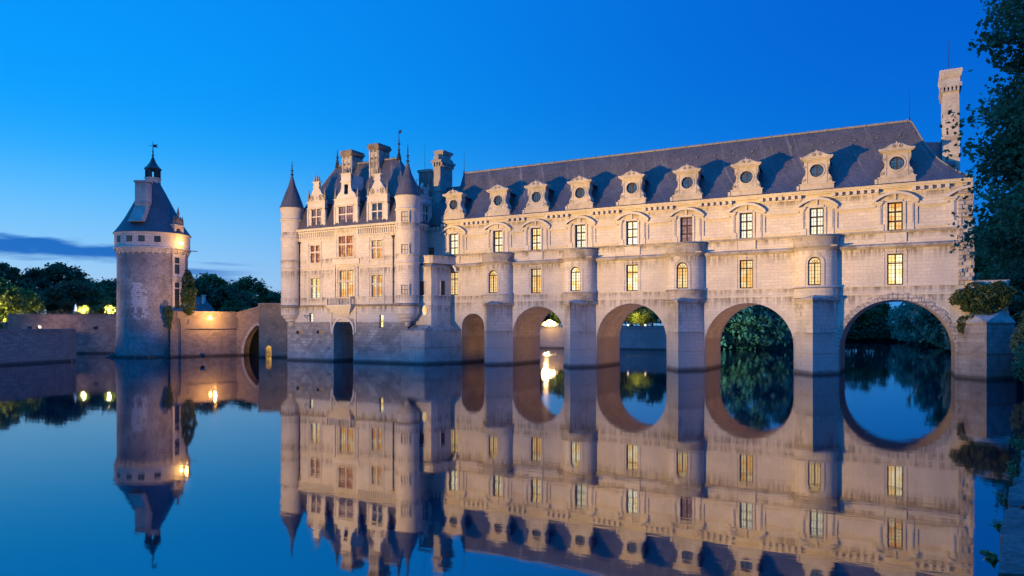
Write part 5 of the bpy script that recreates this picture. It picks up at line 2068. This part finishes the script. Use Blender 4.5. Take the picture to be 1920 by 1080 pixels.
# two shrubs that glow on the terrace
protos['shrub'] = None
for i, (x, y, lb) in enumerate([(-129.9, -3.0, 'round shrub glowing bright yellow on the terrace, next to the white parasol'),
                                (-125.0, -1.2, 'round shrub glowing bright yellow on the terrace, nearest the round tower')]):
    rng = np.random.default_rng(30 + i)
    t = thing('lit_shrub', lb, 'shrub', (x, y, 6.7), 'glowing shrubs on the terrace')
    t['_local'] = 1
    d = rng.normal(size=(1500, 3))
    d /= np.linalg.norm(d, axis=1)[:, None]
    P = d * rng.uniform(.55, 1.0, 1500)[:, None] * np.array([1.05, 1.05, .85]) * (1 + .12 * np.sin(d[:, :1] * 7 + d[:, 2:] * 6))
    P[:, 2] += .95
    leaf_mesh('foliage', P, .15, rng, 'foliage_garden', t)
    mb = MB()
    for k in range(5):
        mb.tube([(0, 0, 0), (.25 * math.cos(k * 1.3), .25 * math.sin(k * 1.3), .8)], [.05, .02], 5)
    o = mb.build('stem', 'bark', None, 0)
    o.parent = t
    l = point('shrub_light', (0, 0, .9), 9000, (1, .84, .40), .35)
    l.parent = t

# clipped hedge at the left edge of the lower terrace
rng = np.random.default_rng(50)
t = thing('clipped_shrub', 'dark rounded clipped shrub on the lower terrace at the left edge', 'shrub', (-121.5, -23.0, 4.3))
t['_local'] = 1
d = rng.normal(size=(2600, 3))
d /= np.linalg.norm(d, axis=1)[:, None]
P = d * rng.uniform(.8, 1.0, 2600)[:, None] * np.array([2.4, 2.4, 1.6])
P[:, 2] = np.abs(P[:, 2])
leaf_mesh('foliage', P, .2, rng, 'foliage_dark', t)
# reddish flowers along the terrace edge
rng = np.random.default_rng(51)
u = rng.uniform(0, 1, 900)
P = np.stack([-138.5 + u * 12, -9.8 + u * 6.9 + rng.normal(size=900) * .25, 7.0 + np.abs(rng.normal(size=900)) * .28], 1)
o = leaf_mesh('flower_border', P, .12, rng, 'foliage_rust')
o['kind'] = 'stuff'
tag(o, 'low reddish flower border along the top of the terrace wall', 'flowers')


# ivy and creepers
def ivy(name, label, loc, blobs, n, leaf, seed, mat='foliage_ivy', cat='ivy', up=.1):
    rng = np.random.default_rng(seed)
    t = thing(name, label, cat, loc)
    t['_local'] = 1
    P = []
    vol = sum(b[3] * b[5] for b in blobs)
    for (x, y, z, rx, ry, rz) in blobs:
        k = int(n * rx * rz / vol)
        d = rng.normal(size=(k, 3))
        d /= np.linalg.norm(d, axis=1)[:, None]
        lump = 1 + .16 * np.sin(d[:, 0] * 6 + x) * np.sin(d[:, 2] * 7 + z)
        q = d * (rng.uniform(.55, 1.0, k) ** .4 * lump)[:, None] * np.array([rx, ry, rz])
        P.append(q + np.array([x, y, z]))
    leaf_mesh('foliage', np.concatenate(P), leaf, rng, mat, t, up=up)
    mb = MB()
    mb.tube([(0, 0, -.2), (.1, .05, blobs[0][2] * .5), (blobs[0][0], blobs[0][1], blobs[0][2])], [.09, .07, .03], 5)
    o = mb.build('stem', 'bark', None, 0)
    o.parent = t
    return t


ivy('ivy_column', 'tall green ivy column climbing beside the tower windows', (-97.9, -6.0, 7.0),
    [(.1, 0, 1.2, 1.25, 1.0, 1.6), (.25, 0, 3.0, 1.35, 1.0, 1.6), (.05, 0, 4.7, 1.0, .8, 1.4), (-.1, .1, 5.8, .55, .5, .8)], 3600, .17, 60)
ivy('hanging_ivy', 'small dark ivy clump hanging beside the tower above the water', (-99.9, -7.9, 5.0),
    [(0, 0, 1.9, .85, .6, 1.0), (.1, 0, .9, .6, .5, .9), (.15, 0, 0, .35, .3, .8), (-.5, 0, 2.3, .5, .4, .5)], 1300, .16, 61, 'foliage_dark')
ivy('abutment_ivy', 'broad green ivy bush growing over the right abutment', (6.2, -.6, 5.6),
    [(-.2, .2, 1.9, 1.6, .9, 1.1), (.9, .3, 2.3, 1.3, .9, 1.0), (-1.5, .1, 2.0, .9, .7, .75), (.0, -.1, .9, 1.2, .8, .75), (1.7, .3, 1.7, .8, .7, .7), (-.5, .3, 2.9, .9, .7, .5), (-2.2, .1, 1.7, .5, .4, .4), (-1.0, .1, 1.1, .8, .6, .5), (1.3, .3, 3.0, .7, .5, .45), (2.2, .3, 2.5, .5, .4, .4), (.6, .2, .35, .6, .5, .4)], 5200, .13, 62)
ivy('cap_ivy', 'small ivy spray hanging over the left corner of the abutment cap', (4.6, -.7, 4.4),
    [(0, 0, .9, .45, .35, .55), (-.2, .1, .3, .25, .25, .4), (.7, -.2, 1.3, .5, .4, .25)], 420, .11, 63)

# near tree overhanging from the right edge
rng = np.random.default_rng(77)
nt_ = thing('broadleaf_tree', 'near broadleaf tree overhanging the picture from the right edge', 'tree', (7.75, -45.0, 2.9))
nt_['_local'] = 1
P = []
mb = MB()
mb.tube([(0, 0, -.5), (-.1, 0, 5), (.1, 0, 10), (0, 0, 17)], [.42, .36, .27, .1], 9)
lx = -np.array([ca, sa])      # towards the river
for k in range(165):
    z = rng.uniform(5.0, 20.2)
    an = rng.uniform(-1.35, 1.35)
    prof = 1.0 if z < 13.5 else 1.0 - (z - 13.5) / 17
    if z < 6:
        prof *= .72 + .09 * (z - 3)
    L = rng.uniform(3.4, 5.3) * prof
    dx = np.array([lx[0] * math.cos(an) - lx[1] * math.sin(an), lx[0] * math.sin(an) + lx[1] * math.cos(an)])
    pts = []
    rise = rng.uniform(.02, .30)
    for j in range(7):
        f = j / 6
        pts.append(np.array([dx[0] * L * f, dx[1] * L * f, z + L * rise * f - .9 * f * f]))
    mb.tube(pts, [.09 * (1 - .85 * j / 6) + .012 for j in range(7)], 5)
    for f in np.linspace(.22, 1.0, 11):
        c = np.array([dx[0] * L * f, dx[1] * L * f, z + L * rise * f - .9 * f * f])
        c += rng.normal(size=3) * np.array([.35, .35, .18])
        m = int(rng.uniform(44, 80))
        q = rng.normal(size=(m, 3)) * np.array([.38, .38, .26])
        P.append(c + q)
P = np.concatenate(P)
leaf_mesh('crown', P, .115, rng, 'foliage_near', nt_, up=.8, fold=True)
o = mb.build('trunk', 'bark', None, 40)
o.parent = nt_

# ------------------------------------------------------------------ QUAY in the lower right corner
edge = lambda y: .5 + .145 * (y + 75.1)
qw = thing('quay_wall', 'rough stone quay ledge running along the lower right corner', 'quay', (edge(-76), -76, 0))
random.seed(13)
y = -84.0
while y < -40:
    L = random.choice([1.7, 2.3, 1.4, 2.0])
    gap = .035 if not -73.5 < y < -72.6 else .1
    n = 6
    mb = MB()
    j0, j1 = random.uniform(-.03, .03), random.uniform(-.03, .03)
    dz = random.uniform(-.02, .02)
    vs, fs = [], []
    cols, rows = 5, 9
    for a in range(rows):
        for b in range(cols):
            yy = y + gap / 2 + (L - gap) * a / (rows - 1)
            xx = edge(yy) + 1.3 * b / (cols - 1)
            e = 0
            if b == 0:
                xx += random.uniform(-.03, .035) + j0
                e = -.03
            vs.append((xx, yy, 3.25 + dz + e + random.uniform(-.010, .010) - (.02 if a in (0, rows - 1) else 0)))
    for a in range(rows - 1):
        for b in range(cols - 1):
            i = a * cols + b
            fs.append((i, i + 1, i + cols + 1, i + cols))
    k = len(vs)
    for a in range(rows):
        x0, y0, z0 = vs[a * cols]
        vs.append((x0 + .01, y0, 2.85))
    for a in range(rows - 1):
        fs.append((a * cols, (a + 1) * cols, k + a + 1, k + a))
    for a in (0, rows - 1):
        k2 = len(vs)
        row = [vs[a * cols + b] for b in range(cols)]
        vs += [(q[0], q[1], 2.85) for q in row]
        for b in range(cols - 1):
            fs.append((a * cols + b, a * cols + b + 1, k2 + b + 1, k2 + b))
    mb.add(vs, fs)
    mb.build('coping_stone', 'quay_stone', qw, 50)
    y += L
mb = MB()
mb.add([(edge(-86) + .06, -86, -1.2), (edge(-6) + .06, -6, -1.2), (edge(-6) + .06, -6, 2.9), (edge(-86) + .06, -86, 2.9),
        (edge(-86) + 1.5, -86, 2.9), (edge(-6) + 1.5, -6, 2.9)], [(0, 1, 2, 3), (3, 2, 5, 4)])
mb.build('wall', 'garden_wall_stone', qw, 0)
mb = MB()
mb.tube([(.98, -72.75, 3.24), (1.16, -72.4, 3.75), (1.62, -71.3, 4.0), (2.9, -68, 4.05)], .022, 8)
mb.tube([(.98, -72.75, 3.22), (.98, -72.75, 3.27)], .05, 8)
o = mb.build('handrail', 'iron', None, 40)
tag(o, 'dark thin iron handrail rising from the quay ledge at the right edge', 'handrail')


def weed(name, label, loc, h, n, seed, mat='quay_weeds', lean=(-.3, 0), leaf=.03, stems=5):
    rng = np.random.default_rng(seed)
    t = thing(name, label, 'plant', loc, 'weeds in the quay joints')
    t['_local'] = 1
    mb = MB()
    P = []
    for k in range(stems):
        a = rng.uniform(0, 6.28)
        d = np.array([math.cos(a) * .25 + lean[0], math.sin(a) * .25 + lean[1]]) * h * rng.uniform(.5, 1.2)
        hh = h * rng.uniform(.6, 1.1)
        pts = [(d[0] * f * f, d[1] * f * f, hh * (f - .25 * f * f)) for f in np.linspace(0, 1, 6)]
        mb.tube(pts, [.006] * 5 + [.003], 4)
        for q in range(n):
            f = rng.uniform(.3, 1.0)
            P.append(np.array([d[0] * f * f, d[1] * f * f, hh * (f - .25 * f * f)]) + rng.normal(size=3) * .035 * h * 3)
    o = mb.build('stem', mat, None, 0)
    o.parent = t
    leaf_mesh('foliage', np.array(P), leaf, rng, mat, t)
    return t


for i, (yy, h, n, lb) in enumerate([(-68.6, .55, 60, 'yellowish flowering weed leaning from the quay edge, farthest of the weeds'),
                                    (-70.4, .35, 30, 'thin green weed at the quay edge below the flowering one'),
                                    (-72.2, .30, 34, 'green weed hanging over the quay edge beside the handrail'),
                                    (-73.3, .22, 26, 'low weed growing at the joint of two ledge stones'),
                                    (-74.3, .20, 18, 'small broad leaved weed near the bottom of the quay edge')]):
    weed('quay_weed', lb, (edge(yy) - .03, yy, 3.1), h * .62, n, 90 + i, leaf=.017 if i != 4 else .03)
ivy('bank_bush', 'dark leafy bush hanging over the water at the right edge', (7.0, -27.0, 2.6),
    [(-.1, 0, .6, 1.1, 2.0, 1.0), (-.4, 1.5, -.4, .8, 1.6, .8), (0, -2.0, .2, .7, 1.3, .7)], 2200, .10, 70, 'foliage_near', 'bush')
ivy('bank_bush', 'dark bush on the bank just right of the abutment', (10.2, -5.5, 2.8),
    [(-.8, 0, .6, 1.6, 2.4, 1.9), (0, 3, 1.6, 1.6, 2.2, 2.4), (-.8, -3.0, -.6, 1.1, 1.8, 1.3)], 2600, .16, 71, 'foliage_dark', 'bush')

# ------------------------------------------------------------------ LAMPS
# lamp on the tower dormer
F = TFr(43.5, 5.52)
q = F(0, .35, 17.9)
t = thing('wall_lamp', 'bright golden lamp on the tower ring under its dormer', 'lamp', F(0, 0, 17.6))
mb = MB()
mb.tube([F(0, 0, 17.6), F(0, .32, 17.6), F(0, .35, 17.8)], .04, 5)
mb.build('bracket', 'iron', t, 0)
mb = MB()
mb.ball(q, .24, 10)
mb.build('globe', 'lamp_gold', t, 40)
l = point('lamp_light', F(-.1, 1.5, 18.0), 480, (1, .52, .10), .2)
attach(l, t)
# lamp on the bridge wall
q = FA(6.0, .35, 6.1)
t = thing('wall_lamp', 'bright warm lamp fixed to the approach bridge wall', 'lamp', FA(6.0, 0, 5.9))
mb = MB()
mb.tube([FA(6, 0, 5.9), FA(6, .33, 5.9), FA(6, .35, 6.0)], .04, 5)
mb.build('bracket', 'iron', t, 0)
mb = MB()
mb.ball(q, .24, 10)
mb.build('globe', 'lamp_gold', t, 40)
l = point('lamp_light', FA(6.0, 2.2, 6.25), 1700, (1, .50, .14), .2)
attach(l, t)
# floodlight on the far wall, seen through the first open arch
t = thing('far_floodlight', 'dazzling floodlight on the far garden wall seen through the first open arch', 'floodlight', (-67.9, 60.8, 4.6))
for k, zz, rr, mm in ((0, 5.45, .82, 'lamp_hot'), (-.95, 5.25, .55, 'lamp_hot'), (.95, 5.25, .55, 'lamp_hot'), (-1.6, 5.15, .42, 'lamp_halo'), (1.6, 5.15, .42, 'lamp_halo')):  # outer glowing balls stand in for the lamp's glare
    mb = MB()
    mb.ball((-67.5 + k, 60.3, zz), rr, 14, sz=.8)
    mb.build('lamp_glare_ball', mm, t, 40)
mb = MB()
mb.tube([(-69.2, 60.7, 4.75), (-65.8, 60.7, 4.75)], .08, 6)
for k in (-1, 1):
    mb.tube([(-67.9 + k, 60.7, 4.5), (-67.9 + k, 60.7, 5.0)], .06, 6)
mb.build('bracket', 'iron', t, 0)
s = spot('beam', (-67.9, 59.4, 5.2), (-38, 0, 8), 70e3, (1, .55, .22), 70, 1.0, .5)
attach(s, t)
l = point('lamp_light', (-67.9, 58.2, 5.4), 1000, (1, .52, .18), .5)
attach(l, t)
for i, (x, lb) in enumerate(((-50.6, 'small white lamp on the far wall in the second open arch, left one'), (-46.9, 'small white lamp on the far wall in the second open arch, right one'))):
    t = thing('wall_top_lamp', lb, 'lamp', (x, 62.4, 4.6), 'small lamps on the far garden wall')
    mb = MB()
    mb.tube([(x, 62.4, 4.5), (x, 62.4, 4.85)], .05, 5)
    mb.build('post', 'iron', t, 0)
    mb = MB()
    mb.ball((x, 62.4, 5.0), .2, 8)
    mb.build('globe', 'lamp_small', t, 40)
for i, (x, lb) in enumerate(((-57, 'ground spotlight under the left lit tree of the second open arch'), (-51, 'ground spotlight under the right lit tree of the second open arch'),
                             (-71, 'ground spotlight behind the dazzling far floodlight'))):
    projector((x, 66.0, 5.1), (x + .5, 72.0, 9.5), 3600, (1, .85, .28), 95, lb, group='ground spotlights of the far garden')
# added unseen lamps that brighten the arch soffits, on the pier faces turned away from the quay
for i, ((x0, x1), cr) in enumerate(zip(arches[:4], CROWN)):
    w = x1 - x0
    for yy in (2.2, 5.8):
        projector((x1 - .35, yy, 1.1), (x0 + .2 * w, yy + .2, cr * .55), (120 + 16 * w * w) * .62, (1, .50, .13), 150,
                  'added unseen fill lamp inside the %s arch on the far side of its pier' % ('narrow first', 'second', 'third', 'fourth', 'widest last')[i], group='added fill lamps under the arches')
projector(FBr(5.2, -2.6, .9), FBr(1.5, -3.4, 2.6), 260, (1, .55, .25), 140, 'added fill lamp under the pointed bridge arch')  # extra light added to lift the dark arch interior
# added, hidden cool fill light on the willows of the third open arch
projector((-37.6, 57.0, 1.6), (-30, 72, 7), 13e3, (.40, 1.0, .72), 80, 'added cool fill light at the far wall corner aimed at the willows')
# floodlight by the bridge that grazes the round tower from the right, and one in the garden on its left
projector((-84.5, -14.0, 1.0), (-103, -5, 16), 15e3, (1, .55, .25), 70, 'floodlight low at the chateau corner aimed at the round tower')
projector((-126, -12.6, 4.7), (-111, -8, 11), 15e3, (1, .56, .25), 84, 'floodlight on the lower terrace aimed at the round tower')

for o in list(bpy.data.objects):
    for k in ('_local', '_used'):
        if k in o:
            del o[k]
